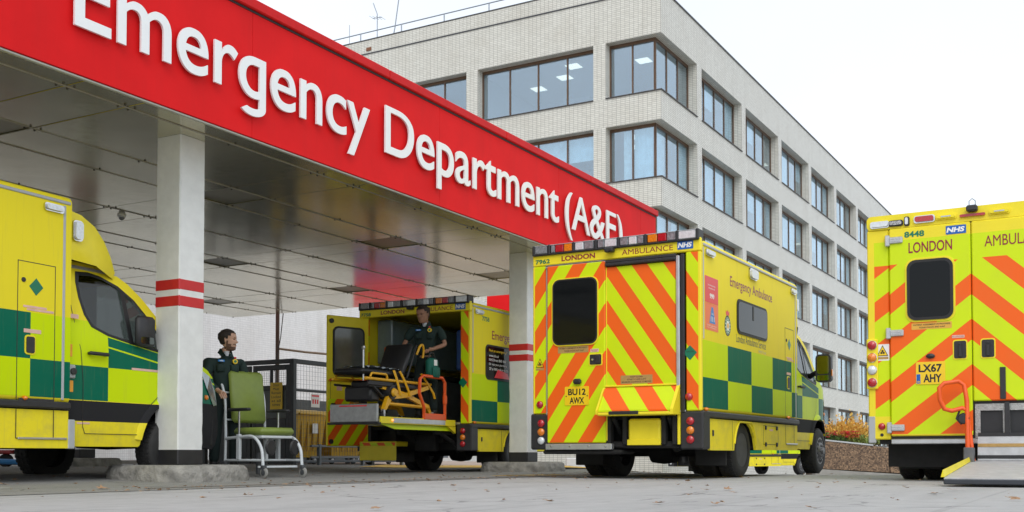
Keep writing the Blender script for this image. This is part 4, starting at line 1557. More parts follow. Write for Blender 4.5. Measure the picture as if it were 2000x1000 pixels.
mb = MB(); mb.cbox(x0 - .055, x0, .395, .50, 1.125, 1.19, .02); mb.build('plate_lamp', M_PLAS, d)
pl = rplate(d, 'number_plate', .305, .625, .875, 1.10, M_PLATE, x0, .008, .015)
rtext(pl, 'BU12', .58, .995, .235, .078, M_BV, x0 - .0085, .03)
rtext(pl, 'AWX', .56, .893, .195, .078, M_BV, x0 - .0085, .03)
for y in (.605, .325):
    mb = MB(); mb.lathe([(.008, 0), (.006, -.005), (.001, -.006)], (x0 - .008, y, .985), 'x', 8); mb.build('screw', M_BLACKP, pl)
mb = MB(); mb.cbox(-.006, .01, .878, .898, .42, 2.58, .004); mb.build('piano_hinge', M_ALU, A)
mb = MB(); mb.cbox(-.05, .03, .885 - .88, .885, .345, .415, .006)
st = mb.build('step', M_ALU, A)
for y in (.8, .55, .30, .08):
    mb = MB(); mb.lathe([(.016, -.05), (.012, -.058), (.001, -.06)], (0, y, .385), 'x', 8); mb.build('bolt', M_CHR, st)
mb = MB(); mb.cbox(-.005, .4, -.10, .95, .29, .343, .02); mb.build('step_frame', M_UND, A)
mb = MB(); mb.cbox(-.016, .0, .10, .895, 2.585, 2.592, .002); mb.cbox(-.02, .005, .0, .90, 2.553, 2.578, .004); mb.build('drip_rail', M_ALU, A)
# right hand shutter
mb = MB(); mb.cbox(-.010, .02, -.79, .084, 1.05, 2.50, .006); sh = mb.build('lift_door', M_REARA, A)
mb = MB(); mb.cbox(-.05, .02, -.80, .088, 2.505, 2.545, .01)
mb.cbox(-.035, .02, -.80, .088, 2.545, 2.583, .008)
for k in range(12):
    mb.cbox(-.056, -.048, -.77 + k * .07, -.73 + k * .07, 2.512, 2.535, .003)
mb.build('shutter_housing', M_PLAS, sh)
mb = MB(); mb.cbox(-.03, .02, -.795, -.84, .76, 2.56, .01) if False else mb.cbox(-.03, .02, -.84, -.795, .76, 2.56, .01); mb.build('guide_rail', M_ALU, sh)
mb = MB(); mb.cbox(-.02, .02, -.895, -.845, .76, 2.575, .01); mb.build('rubber_channel', M_BLACKP, sh)
mb = MB(); mb.cbox(-.012, .0, .076, .09, .45, 2.50, .003); mb.build('door_edge', M_YEL, sh)
l = rplate(sh, 'label', -.50, -.10, 1.11, 1.21, M_GOLDL, -.011, .002)
rtext(l, 'KEEP CLEAR', -.22, 1.182, .16, .016, M_BV, -.0135, .01)
rtext(l, 'STRETCHER LIFT', -.18, 1.153, .24, .016, M_BV, -.0135, .01)
rtext(l, 'MINIMUM CLEARANCE 3.5 METRES', -.115, 1.124, .37, .016, M_BV, -.0135, .01)
# folded tail lift flap
mb = MB()
mb.prism([(-.015, 1.075), (-.20, .80), (-.20, .78), (-.03, .775), (.02, .90), (.02, 1.075)], lambda u, v, w: (u, w, v), -.80, .10)
fl = mb.build('folded_lift_platform', livery_rear('lift_flap_chevrons', 1.1, 1.1, 3.0, 1.17, .50, .5, 2, .3, 5), A, 0)
mb = MB(); mb.prism([(-.02, 1.085), (-.235, .80), (-.235, .74), (.0, .74), (.0, 1.085)], SIDE, -.84, -.803); mb.build('flap_side', M_YEL, fl, 0)
mb = MB(); mb.prism([(-.02, 1.082), (-.225, .80), (-.225, .75), (.0, .75), (.0, 1.082)], SIDE, .103, .125); mb.build('flap_side', M_YEL, fl, 0)
mb = MB(); mb.cbox(-.03, .0, -.80, .10, 1.078, 1.098, .004); mb.build('flap_top_edge', M_YEL, fl)
mb = MB(); mb.cbox(-.235, -.02, -.80, .10, .735, .773, .01); mb.build('platform_edge', M_YEL, fl)
mb = MB(); mb.cbox(-.25, -.225, -.42, -.05, .745, .785, .006); mb.build('rubber_stop', M_BLACKP, fl)
mb = MB()
for y in (.07, -.14, -.62, -.76):
    mb.cbox(.0, .10, y - .03, y + .03, .40, .74, .01)
mb.tube([(.0, -.70, .72), (.35, -.66, .42)], .03, 8)
mb.tube([(.0, .0, .72), (.35, .0, .42)], .03, 8)
mb.cbox(.05, .25, -.78, .08, .36, .44, .02)
mb.build('lift_linkage', M_UND, A)
mb = MB(); mb.cbox(-.04, .14, -.60, -.205, .395, .70, .02); mb.cbox(-.05, -.038, -.61, -.195, .395, .46, .004); mb.build('lift_motor_box', M_YEL, A)
mb = MB(); mb.cbox(-.01, .02, -.835, -.80, .40, .76, .006); mb.build('edge_strip', M_YEL, A)
for y, z in ((.985, .895), (-.94, .94)):
    lamp(A, 'reflector', y, z, .045, M_RLENS, 0)
dm = diamond(A, REAR, -.955, 1.44, .165, .17, 0, -.003, M_GVIN)
rtext(dm, 'OXYGEN', -.91, 1.445, .09, .015, M_BV, -.0035, .01)
def biohaz(y, z, s=.11):
    mb = MB(); mb.prism([(y - s / 2, z), (y + s / 2, z), (y, z + s)], REAR, 0, -.002); o = mb.build('hazard_label', M_BV, A_, 0)
    mb = MB(); mb.prism([(y - s * .4, z + s * .07), (y + s * .4, z + s * .07), (y, z + s * .88)], REAR, -.002, -.003); mb.build('emblem', M_PLATE, o, 0)
    mb = MB()
    for k in range(3):
        a = PI / 2 + 2 * PI * k / 3
        mb.lathe([(.012, -.003), (.012, -.004), (.001, -.004)], (0, y + .014 * math.cos(a), z + s * .35 + .014 * math.sin(a)), 'x', 8)
    mb.build('symbol', M_BV, o, 0)
    rplate(o, 'label', y - s / 2, y + s / 2, z - .035, z - .008, M_GOLDL, 0, .002)
A_ = A
biohaz(.985, 1.35)
mb = MB(); mb.cbox(-.004, .0, -HW, HW, 2.475, 2.479, .001)

# --- 7758: doors open under the canopy
Bv = thing('ambulance', 'dark-shaded box ambulance under the canopy with its rear door swung open, number 7758', 'ambulance', group='ambulances parked at the entrance')
loc, rzB = frame(2120, (-82 / FPX * 17.3, 17.3))
place(Bv, loc.x, loc.y, rzB)
build_box(Bv, M_SIDE, M_REARA, windows=False)
build_cab(Bv)
light_bar(Bv)
rear_camera(Bv)
side_lamps(Bv)
for s in (-1, 1):
    stext(Bv, 'Emergency Ambulance', .72, 2.15, 1.9, .19, M_MAROON, s * (HW + .0015), .012)
    stext(Bv, '7758', .39, 2.47, .24, .075, M_GVIN, s * (HW + .0015), .03)
    mb = MB(); mb.prism(rrect(.50, 1.55, 1.52, 2.10, .09), SIDE, s * HW, s * (HW + .010)); w = mb.build('side_window', M_RUBTRIM, Bv, 40)
    mb = MB(); mb.prism(rrect(.53, 1.52, 1.55, 2.07, .07), SIDE, s * (HW + .010), s * (HW + .013)); mb.build('pane', M_DG, w, 0)
    if s < 0:
        yy = -(HW + .0145)
        stext(w, 'Not an emergency?', .60, 1.97, .62, .06, M_PLATE, yy, .012)
        stext(w, 'www.nhs.uk', .60, 1.90, .34, .045, M_WV, yy, .005)
        stext(w, 'NHS Direct 0845 4647', .60, 1.83, .60, .045, M_WV, yy, .005)
        stext(w, 'Or visit your pharmacy,', .60, 1.75, .62, .05, M_WV, yy, .005)
        stext(w, 'GP or NHS walk-in centre', .60, 1.68, .66, .045, M_WV, yy, .005)
        mb = MB(); mb.prism([(.78, 1.56), (1.3, 1.56), (1.24, 1.66), (.9, 1.70)], SIDE, yy, yy - .001); mb.build('printed_figure', M_POR, w, 0)
rtext(Bv, 'LONDON', .64, 2.625, .47, .066, M_MAROON, HDX, .03)
rtext(Bv, 'AMBULANCE', -.12, 2.625, .64, .066, M_MAROON, HDX, .0)
rtext(Bv, '7758', 1.045, 2.612, .20, .055, M_GVIN, HDX, .03)
nhs_logo(Bv, -1.0, -.81, 2.62, 2.72)
dm = diamond(Bv, REAR, -.955, 1.44, .165, .17, 0, -.003, M_GVIN)
# interior
mb = MB(); mb.box(.10, BL - .1, -1.0, 1.0, .802, .812); mb.build('inner_floor', mat('grey_vinyl_floor', (.12, .12, .13), .6), Bv, 0)
mb = MB(); mb.cbox(.45, 3.6, .60, 1.03, .815, 1.62, .02); cabn = mb.build('cabinet', M_INT, Bv)
mb = MB(); mb.cbox(.45, 3.6, .72, 1.03, 1.85, 2.60, .02); mb.build('cabinet', mat('glazed_wall_locker', (.20, .27, .30), .2, vary=.1, coat=.4), Bv)
mb = MB(); mb.cbox(.44, .447, .80, .98, 1.0, 1.55, .01); mb.build('locker_door', M_INTD, Bv)
mb = MB(); mb.cbox(.44, 3.5, .58, 1.02, 1.64, 1.72, .01); mb.build('worktop', M_INTD, Bv)
mb = MB(); mb.tube([(.25, .72, 1.15), (.25, .72, 2.0), (.32, .76, 2.10)], .022, 8); mb.build('grab_rail', M_ORANGE, Bv)
mb = MB(); mb.cbox(3.55, 3.6, -.98, .55, .82, 2.6, .01); mb.build('bulkhead', M_INTD, Bv)
mb = MB(); mb.cbox(1.2, 1.26, -.62, -.10, 1.75, 2.45, .03); mb.build('folding_chair_back', mat('blue_vinyl_cover', (.015, .10, .42), .45), Bv)
mb = MB(); mb.cbox(.5, 3.4, -1.03, -.72, .82, 1.5, .02); mb.build('cabinet', M_INTD, Bv)
mb = MB(); mb.box(1.0, 1.5, -.75, -.66, 2.66, 2.675); mb.build('interior_light', mat('lit_blue_white_strip', (.6, .7, .9), .4, vary=0, emit=(.45, .62, 1.0), es=1.6), Bv, 0)
# swung open door with its inner side showing
mb = MB()
mb.cbox(-.03, .012, -.80, 0, .425, 2.575, .012)
od = mb.build('rear_door', M_YEL, Bv)
od.location = (-.005, .885, 0)
od.rotation_euler = (0, 0, math.radians(-112))
M_LCH = livery_rear('inner_door_chevrons', 1.4, 1.4, 3.0, 1.27, .40, .5, 1.25, .43, 5)
mb = MB(); mb.cbox(.0125, .018, -.78, -.02, .44, .80, .002); mb.cbox(.0125, .018, -.78, -.35, .82, 1.20, .002); mb.build('chevron_panel', M_LCH, od)
mb = MB(); mb.prism(rrect(-.70, -.09, 1.57, 2.40, .10), REAR, .012, .024); w = mb.build('window', M_RUBTRIM, od, 40)
mb = MB(); mb.prism(rrect(-.67, -.12, 1.60, 2.37, .08), REAR, .024, .028); mb.build('pane', mat('grey_door_pane', (.10, .11, .11), .12, vary=.3, scale=2, coat=.5), w, 0)
l = rplate(w, 'label', -.62, -.36, 1.62, 1.70, M_PINKL, .031, .002)
mb = MB(); mb.tube([(.03, -.03, 1.50), (.07, -.05, 1.52), (.07, -.74, 1.52), (.03, -.77, 1.50)], .018, 8); mb.tube([(.04, -.20, 1.20), (.05, -.48, .86)], .016, 8); mb.build('grab_rail', M_ORANGE, od)
mb = MB(); mb.cbox(.012, .05, -.30, -.05, 1.10, 1.26, .01); mb.build('lock_mechanism', M_PLAS, od)
mb = MB(); mb.cbox(.012, .04, -.73, -.65, .98, 1.13, .01); mb.tube([(.03, -.69, .98), (.06, -.66, .90), (.03, -.60, .86)], .012, 6); mb.build('door_stay', M_PLAS, od)
mb = MB(); mb.lathe([(.04, .012), (.04, .04), (.001, .045)], (0, -.73, 2.48), 'x', 14); mb.build('door_buffer', M_PLAS, od)
mb = MB(); mb.lathe([(.04, .012), (.04, .04), (.001, .045)], (0, -.73, .50), 'x', 14); mb.build('door_buffer', M_PLAS, od)
rplate(od, 'label', -.62, -.52, 1.34, 1.42, M_PINKL, .015, .002)
seam_m = MB(); seam_m.box(.012, .0135, -.74, -.735, .86, 1.50); seam_m.box(.012, .0135, -.735, -.06, 1.495, 1.50); seam_m.build('panel_gap', M_BLACKP, od, 0)
# lowered lift platform
M_PLT = mat('galvanised_platform', (.36, .37, .37), .4, metal=.6, vary=.15, scale=12, bump=.2, bscale=120)
mb = MB(); mb.cbox(-2.10, -.02, -.80, .04, .745, .80, .01); pf = mb.build('lift_platform', M_PLT, Bv)
mb = MB(); mb.cbox(-2.11, -.03, -.835, -.803, .735, .835, .006); mb.build('platform_side', M_YEL, pf)
mb = MB(); mb.cbox(-1.80, -.35, -.840, -.836, .752, .822, .001); mb.build('wear_plate', M_ALU, pf)
mb = MB(); mb.prism([(-2.10, .735), (-.03, .735), (-.10, .66), (-1.7, .66)], SIDE, -.80, -.78); mb.build('underside_flap', M_LCH, pf, 0)
mb = MB(); mb.prism([(-.26, .73), (-.03, .73), (-.03, .62)], SIDE, -.835, -.79); mb.build('corner_gusset', M_YEL, pf, 0)
mb = MB(); mb.cbox(-2.16, -2.115, -.80, .04, .755, 1.02, .008); fp = mb.build('roll_stop_flap', M_PLT, pf)
mb = MB(); mb.cbox(-2.164, -2.161, -.62, -.13, .98, 1.0, .001); mb.build('red_edge', M_POR, fp, 0)
mb = MB(); mb.cbox(-2.175, -2.11, -.84, .08, .722, .752, .006); mb.build('hinge_bar', M_PLAS, fp)
mb = MB(); mb.tube([(-.95, -.82, .82), (-.95, -.82, 1.02), (-1.08, -.82, 1.22), (-1.06, -.82, 1.44), (-.98, -.82, 1.49), (-.42, -.82, 1.49), (-.34, -.82, 1.42), (-.34, -.82, .82)], .026, 10)
mb.cbox(-.97, -.32, -.84, -.80, .82, .92, .01); mb.cbox(-.38, -.30, -.845, -.80, 1.08, 1.22, .01)
mb.build('guard_rail', M_ORANGE, pf)
mb = MB(); mb.cbox(-1.85, -1.80, -.845, -.840, .775, .80, .003); mb.build('warning_lamp', mat('lit_amber_lamp', (.9, .3, .1), .4, vary=0, emit=(1, .25, .08), es=2.5), pf)
mb = MB()
mb.cbox(-.38, -.05, .06, .78, .42, .50, .01); mb.cbox(-.40, -.38, .06, .78, .19, .50, .01)
mb.build('yellow_step', M_YEL, Bv)
mb = MB(); mb.box(-.405, -.401, .08, .76, .42, .48); mb.build('step_stripe', M_LCH, Bv, 0)
mb = MB(); mb.cbox(-.03, .10, -.45, -.05, .34, .62, .02); mb.build('lift_motor_box', M_UND, Bv)
mb = MB()
for y in (-.72, -.05):
    mb.cbox(-.5, .06, y - .03, y + .03, .60, .74, .01)
    mb.tube([(-.4, y, .66), (.3, y, .40)], .035, 8)
mb.build('lift_arm', M_UND, Bv)

# --- the one on the left, seen from its side
Lv = thing('ambulance', 'yellow ambulance entering from the left with its cab behind the nearest column', 'ambulance', group='ambulances parked at the entrance')
aL = math.atan2(1030, FPX)
hL = Vector((math.sin(aL), math.cos(aL)))
cL = Vector((-4.2269, 10.3)) - hL * (BL - .03)          # right rear corner
cc = cL - Vector((hL.y, -hL.x)) * HW
place(Lv, cc.x, cc.y, math.atan2(hL.y, hL.x), 0)
build_box(Lv, M_SIDE_L, M_REARA)
build_cab(Lv, True)
light_bar(Lv)
side_lamps(Lv)
side_livery_text(Lv)
mb = MB(); mb.cbox(BL - .01, BL + .07, -HW - .004, -HW + .05, .34, .62, .008); mb.build('corner_guard', M_GREYS, Lv)
mb = MB(); mb.tube([(BL - 1.05 + .33, -.7, 2.75), (BL - .74, -.7, 3.02)], .004, 5); mb.build('whip_aerial', M_BLACKP, Lv)
# charging socket and labels behind the door
mb = MB(); mb.cbox(BL + .025, BL + .115, -1.04, -1.0, 1.02, 1.15, .01); sk = mb.build('charging_socket', M_GREYS, Lv)
mb = MB(); mb.lathe([(.032, -.0), (.034, -.02), (.02, -.024), (.001, -.02)], (BL + .075, -1.04, 1.085), 'y', 14); mb.build('socket_cap', M_PLAS, sk)
splate(Lv, 'label', BL + .02, BL + .095, 1.23, 1.35, M_ORL, -1.006)
splate(Lv, 'label', BL + .02, BL + .11, .89, 1.0, M_ORL, -1.006)
splate(Lv, 'label', BL + .06, BL + .17, 1.605, 1.645, M_PINKL, -1.0)
splate(Lv, 'label', BL + .86, BL + 1.45, 1.155, 1.178, M_PINKL, -1.006)
splate(Lv, 'label', BL + .16, BL + .32, .583, .600, M_PINKL, -1.006)
mb = MB(); mb.cbox(3.25, 3.9, -HW - .02, -HW - .0, .755, .80, .006)

# --- the far one whose skirt and wheel show beneath the middle ambulance
Fv = thing('ambulance', 'far ambulance whose yellow skirt and front wheel show beneath the middle one', 'ambulance', group='ambulances parked at the entrance')
aF = math.atan2(2500, FPX)
hF = Vector((math.sin(aF), math.cos(aF)))
wF = Vector((.267 * 42, 42))
cF = wF - hF * (BL + 1.45) - Vector((hF.y, -hF.x)) * 1.0
place(Fv, cF.x, cF.y, math.atan2(hF.y, hF.x), zg(*wF))
build_box(Fv, M_SIDE, M_REARA)
build_cab(Fv)
light_bar(Fv)

# --- 8448 on the right: twin rear doors and a lowered ramp
R8 = thing('ambulance', 'yellow ambulance cut off by the right edge, number 8448, with a metal ramp let down', 'ambulance', group='ambulances parked at the entrance')
loc, rzR = frame(2240, (5.7855, 10.8044))
place(R8, loc.x, loc.y, rzR)
H8 = 2.90
root = R8
A_ = R8
mb = MB()
outer = rrect(-HW, HW, .45, H8, .09, 4)
n = len(outer)
mb.add([(.05, a, b) for a, b in outer] + [(4.0, a, b) for a, b in outer], [tuple(range(n)), tuple(range(2 * n - 1, n - 1, -1))] + [(i, n + i, n + (i + 1) % n, (i + 1) % n) for i in range(n)])
mb.build('box_body', M_SIDE, R8, 40)
mb = MB(); mb.prism(rrect(-HW, HW, 2.745, H8, .05), REAR, .0, .049); mb.build('header', M_YEL, R8, 40)
for s in (-1, 1):
    a, b = sorted((s * .852, s * HW))
    mb = MB(); mb.cbox(0, .048, a, b, .45, 2.742, .012); mb.build('corner_post', M_REARB, R8)
mb = MB(); mb.cbox(-.004, .05, 1.01, HW + .004, .41, .708, .01); mb.build('corner_guard', M_GREYS, R8)
mb = MB(); mb.cbox(-.006, .05, -.85, .85, .40, .455, .008); mb.build('threshold', M_ALU, R8)
mb = MB(); mb.cbox(-.03, .045, .022, .845, .485, 2.738, .012); dl = mb.build('rear_door', M_REARBD, R8)
mb = MB(); mb.cbox(-.03, .045, -.845, .014, .845, 2.738, .012); dr = mb.build('rear_door', M_REARBD, R8)
mb = MB(); mb.box(.02, .047, -.85, .85, .45, 2.742); mb.build('door_gap', M_BLACKP, R8, 0)
for dd, s in ((dl, 1), (dr, -1)):
    y0, y1 = sorted((s * .195, s * .66))
    if s > 0:
        mb = MB(); mb.prism(rrect(y0 - .02, y1 + .02, 1.705, 2.395, .10), REAR, -.03, -.038); w = mb.build('window', M_YEL, dd, 40)
        mb = MB(); mb.prism(rrect(y0, y1, 1.725, 2.375, .09), REAR, -.037, -.052); mb.build('window_seal', M_RUBTRIM, w, 40)
        mb = MB(); mb.prism(rrect(y0 + .03, y1 - .03, 1.755, 2.345, .07), REAR, -.051, -.054); mb.build('pane', M_DG, w, 0)
    y0, y1 = sorted((s * .075, s * .195))
    hp = rplate(dd, 'handle_recess', y0 - .012, y1 + .012, 1.285, 1.495, M_YEL, -.03, .006, .025)
    mb = MB(); mb.prism(rrect(y0, y1, 1.298, 1.482, .018), REAR, -.036, -.040); mb.build('handle_cup', M_BLACKP, hp, 0)
    mb = MB(); mb.cbox(-.058, -.039, (y0 + y1) / 2 - .018, (y0 + y1) / 2 + .018, 1.31, 1.44, .006); mb.lathe([(.014, -.04), (.014, -.06), (.001, -.062)], (0, (y0 + y1) / 2, 1.45), 'x', 10); mb.build('handle', M_CHR if False else M_PLAS, hp)
    for z in (2.61, 1.60, .575):
        mb = MB()
        a, b = sorted((s * .835, s * .885)); mb.cbox(-.055, 0, a, b, z - .06, z + .06, .008)
        a, b = sorted((s * .70, s * .84)); mb.cbox(-.055, -.03, a, b, z - .035, z + .035, .008)
        mb.build('hinge', M_ALU, dd)
        mb = MB(); mb.cbox(-.060, -.055, *sorted((s * .72, s * .83)), z + .008, z + .016, .002); mb.cbox(-.060, -.055, *sorted((s * .72, s * .83)), z - .016, z - .008, .002); mb.build('hinge_rib', M_CHR, dd)
rtext(dl, '8448', .685, 2.628, .205, .065, M_GVIN, -.0325, .035)
rtext(dl, 'LONDON', .642, 2.455, .44, .115, M_MAROON, -.0325, .012)
rtext(dr, 'AMBULANCE', -.115, 2.455, .66, .115, M_MAROON, -.0325, .0)
nhs_logo(dl, .062, .262, 2.62, 2.71, -.0325)
l = rplate(dl, 'label', .215, .62, 1.625, 1.695, M_GOLDL, -.03, .002)
l.data.materials[0] = mat('orange_tan_label', (.70, .38, .05), .45)
rtext(l, 'PATIENT ASSESSMENT IN PROGRESS', .60, 1.666, .37, .017, M_BV, -.0325, .02)
rtext(l, 'PLEASE KNOCK AND WAIT', .54, 1.637, .26, .017, M_BV, -.0325, .02)
l = rplate(dl, 'label', .09, .215, 1.515, 1.545, M_PINKL, -.03, .002)
rtext(l, 'PULL LATCH TO OPEN', .21, 1.523, .11, .013, M_MAROON, -.0325, 0)
mb = MB(); mb.lathe([(.045, -.03), (.045, -.05), (.02, -.065), (.001, -.068)], (0, 0, 0), 'x', 14)
mb.v = [(a, .43 + b, 1.335 + c * .6) for a, b, c in mb.v]; mb.build('plate_lamp', M_PLAS, dl)
pl = rplate(dl, 'number_plate', .285, .58, 1.035, 1.275, M_PLATE, -.03, .008, .012)
rtext(pl, 'LX67', .552, 1.163, .235, .088, M_BV, -.0385, .035)
rtext(pl, 'AHY', .505, 1.055, .185, .088, M_BV, -.0385, .035)
mb = MB(); mb.box(-.0385, -.038, .535, .575, 1.045, 1.145); pb_ = mb.build('blue_band', M_BLU, pl, 0)
rtext(pl, 'GB', .568, 1.055, .026, .018, M_PLATE, -.0392, .02)
biohaz(.93, 1.36, .12)
rplate(R8, 'label', .86, 1.0, 1.31, 1.49, M_WV, .0005, .0012)
cl = MB(); cl.cbox(-.03, -.0, .975, 1.095, 1.0, 1.55, .01); cl = cl.build('lamp_cluster', M_YEL, R8)
for k, m_ in enumerate((M_RLENS, M_ALENS, M_WLENS, M_RLENS)):
    mb = MB(); mb.lathe([(.053, -.03), (.053, -.038), (.047, -.044)], (0, 1.035, 1.48 - .136 * k), 'x', 20); mb.build('lamp_ring', M_CHR, cl)
    lamp(cl, 'lamp', 1.035, 1.48 - .136 * k, .048, m_, -.036)
lamp(R8, 'reflector', .945, .592, .038, M_RLENS, 0)
lamp(R8, 'reflector', -.945, .592, .038, M_RLENS, 0)
mb = MB(); mb.lathe([(.018, 0), (.018, -.006), (.001, -.007)], (0, .945, .50), 'x', 10); mb.build('lock', M_BLACKP, R8)
rearlamp(R8, .945, 2.80, .20, .075, M_WLENS)
rearlamp(R8, .775, 2.80, .15, .065, mat('chequered_led_lens', (.35, .35, .36), .2, vary=.9, scale=90), base=M_BLACKP)
rearlamp(R8, .66, 2.81, .055, .10, M_WLENS, base=M_BLACKP)
rearlamp(R8, .48, 2.815, .215, .08, M_RLENS)
rearlamp(R8, -.66, 2.815, .215, .08, M_RLENS)
rearlamp(R8, -.945, 2.80, .20, .075, M_WLENS)
for y in (.26, -.26):
    o = rearlamp(R8, y, 2.815, .205, .055, M_YEL, 'recessed_lamp', base=M_YEL)
    mb = MB(); mb.cbox(-.046, -.041, y - .05, y + .05, 2.808, 2.822, .002); mb.build('slot', M_ALU, o)
mb = MB(); mb.prism(rrect(-.125, .125, 2.792, 2.818, .012), REAR, 0, -.03); mb.build('brake_lamp', M_RLENS, R8, 40)
mb = MB(); mb.cbox(-.09, .0, -.055, .055, 2.835, 2.90, .015); mb.tube([(-.03, -.03, 2.88), (-.03, -.03, 2.95), (-.03, .0, 2.975), (-.03, .03, 2.95), (-.03, .03, 2.88)], .004, 5); mb.build('rear_camera', M_PLAS, R8)
# steel panel under the right door
mb = MB()
M_TREAD = mat('tread_plate', (.38, .38, .37), .4, metal=.6, vary=.2, scale=30, bump=.8, bscale=70)
mb.box(-.01, .03, -.84, -.0, .745, .815); mb.box(-.01, .03, -.84, -.0, .455, .485)
for a, b in ((-.05, -.0), (-.33, -.265), (-.84, -.60)):
    mb.box(-.01, .03, a, b, .485, .745)
mb.build('steel_panel', M_TREAD, R8, 0)
mb = MB(); mb.box(.031, .045, -.845, .0, .455, .82); mb.build('recess_back', M_UND, R8, 0)
mb = MB(); mb.cbox(-.045, -.03, -.30, -.245, .86, 1.19, .004); mb.cbox(-.045, -.012, -.33, -.285, .455, .83, .004); mb.build('door_strap', M_PLAS, R8)
mb = MB()
mb.box(.06, 4.0, -.98, .98, .40, .452)
mb.cbox(.5, 3.6, -.6, .6, .18, .42, .05)
mb.box(.35, .38, -.95, .95, .15, .42)
mb.build('chassis', M_UND, R8, 0)
mb = MB(); mb.cbox(.42, .45, .40, .84, .13, .40, .03); mb.build('mud_flap', M_RUB, R8)
for s in (-1, 1):
    wheel(R8, 1.05, s * .92, s, dual=True)
    wheel(R8, 1.05, s * .66, s, dual=True)
build_cab(R8)
# ramp: built in world-aligned place behind the right hand door, as part of this vehicle
mb = MB()
RW0, RW1 = -1.02, .02
mb.prism([(-.02, .20), (-.05, .17), (-1.92, .028), (-1.95, .028), (-1.95, .075), (-1.9, .085), (-.05, .225)], SIDE, RW0, RW1)
M_RAMP = mat('pale_ramp_plate', (.46, .47, .48), .5, metal=.15, vary=.12, scale=9, bump=.4, bscale=140)
rp_ = mb.build('ramp', M_RAMP, R8, 0)
mb = MB(); mb.cbox(-1.985, -1.951, RW0, RW1, .022, .068, .008); mb.build('ramp_lip', mat('dark_ramp_edge', (.05, .055, .065), .4, metal=.4), rp_)
mb = MB()
mb.add([(-1.93, RW1, .085), (-.10, RW1, .225), (-.10, RW1 + .012, .27), (-1.93, RW1 + .012, .15), (-1.93, RW1 + .03, .085), (-.10, RW1 + .03, .225)], [(0, 1, 2, 3), (3, 2, 5, 4), (0, 3, 4), (1, 5, 2)])
mb.build('ramp_side', M_YEL, rp_, 0)
mb = MB(); mb.prism([(-.055, .225), (-.045, .225), (-.005, .50), (-.015, .50)], lambda u, v, w: (u - .05, w, v), RW0 + .03, RW1 - .05)
bp = mb.build('bridge_plate', M_RAMP, rp_, 0)
for z, h_, m_ in ((.245, .035, M_BLACKP), (.365, .035, M_GOLDL), (.475, .035, M_BLACKP)):
    xx = -.105 + (z - .225) / .275 * .04
    mb = MB(); mb.cbox(xx - .006, xx + .004, RW0 + .032, RW1 - .052, z, z + h_, .002); mb.build('grip_strip', m_, bp)
hr = MB()
hr.tube([(-.20, .05, .20), (-.16, .06, .85), (-.14, .085, 1.01), (-.16, .14, 1.05), (-.22, .27, 1.03), (-.24, .315, .98), (-.24, .31, .86), (-.22, .27, .76), (-.20, .20, .74), (-.17, .10, .77), (-.155, .06, .74), (-.14, .01, .22)], .024, 10)
hr = hr.build('handrail', M_ORANGE, rp_, 60)
mb = MB(); mb.cbox(-.25, -.13, -.01, .09, .18, .36, .01); mb.build('rail_bracket', M_RIM, hr)
mb = MB(); mb.lathe([(.05, -.02), (.06, 0), (.05, .02)], (-.17, .09, .66), 'x', 14); mb.tube([(-.17, .13, .74), (-.17, .16, .66), (-.17, .11, .60)], .012, 6); mb.build('rail_knob', M_PLAS, hr)

# ------------------------------------------------------------------ white tiled wall, bin store and far things behind the canopy bay
M_WTILE = tile_mat('white_square_tile', (.74, .74, .73), (.80, .80, .79), (.52, .52, .52), .07, .07, .006)
p = cpt(-12, 15.6)
wl = MB(); wl.box(0, 46, 0, .4, -.4, 6.8)
wl = wl.build('tiled_wall', M_WTILE, None, 0)
wl.location = (p.x, p.y, 0); wl.rotation_euler = (0, 0, CROT)
tag(wl, 'long white wall of small square tiles behind the canopy bay', 'wall')
rd = thing('far_canopy', 'bright red fascia of a second canopy just above the dark ambulance roof', 'canopy', (0, 31, 0))
mb = MB(); mb.cbox(-.72, 2.4, 0, .3, 4.3, 5.3, .01); mb.build('fascia_panel', M_RED, rd)
mb = MB(); mb.box(-.7, 2.3, .3, 4, 4.5, 5.2); mb.build('roof_deck', M_WHITE, rd, 0)
mb = MB(); mb.cbox(.2, .5, 1, 1.3, -.1, 4.5, .02); mb.build('post', M_WHITE, rd)
fb = MB(); fb.cbox(1.45, 2.9, 29.0, 29.4, -.2, .20, .02)
fb = fb.build('barrier', M_WHITE, None); tag(fb, 'low white concrete barrier beyond the yellow hatching under the middle ambulance', 'barrier')

def wpt(u, v, Y):      # helper for far, small things: a point of the site at depth Y
    return Vector(((u - 1000) / FPX * Y, Y, CAMH + (888 - v) * Y / FPX))
po = MB(); po.tube([(0, 0, 0), (0, 0, 4.6)], .05, 8)
po = po.build('post', mat('brown_post', (.10, .07, .05), .7), None); po.location = (-5.85, 27.0, 0)
tag(po, 'slim dark pole standing behind the bin store against the tiled wall', 'post')
cb = MB()
cb.tube([(-5.9, 26.9, 2.35), (-5.75, 26.9, 3.2), (-5.62, 26.9, 4.5)], .012, 5)
cb = cb.build('cable', M_BLACKP, None); tag(cb, 'thin dark cable slanting up beside the slim pole', 'cable')
rp2 = MB(); rp2.tube([(-5.85, 27.0, 2.93), (-5.2, 27.2, 2.86), (-4.3, 27.5, 2.80), (-3.6, 27.8, 2.78)], .028, 6)
rp2 = rp2.build('rope', mat('tan_rope', (.30, .24, .17), .9), None); tag(rp2, 'tan rope stretched level across the tiled wall', 'rope')

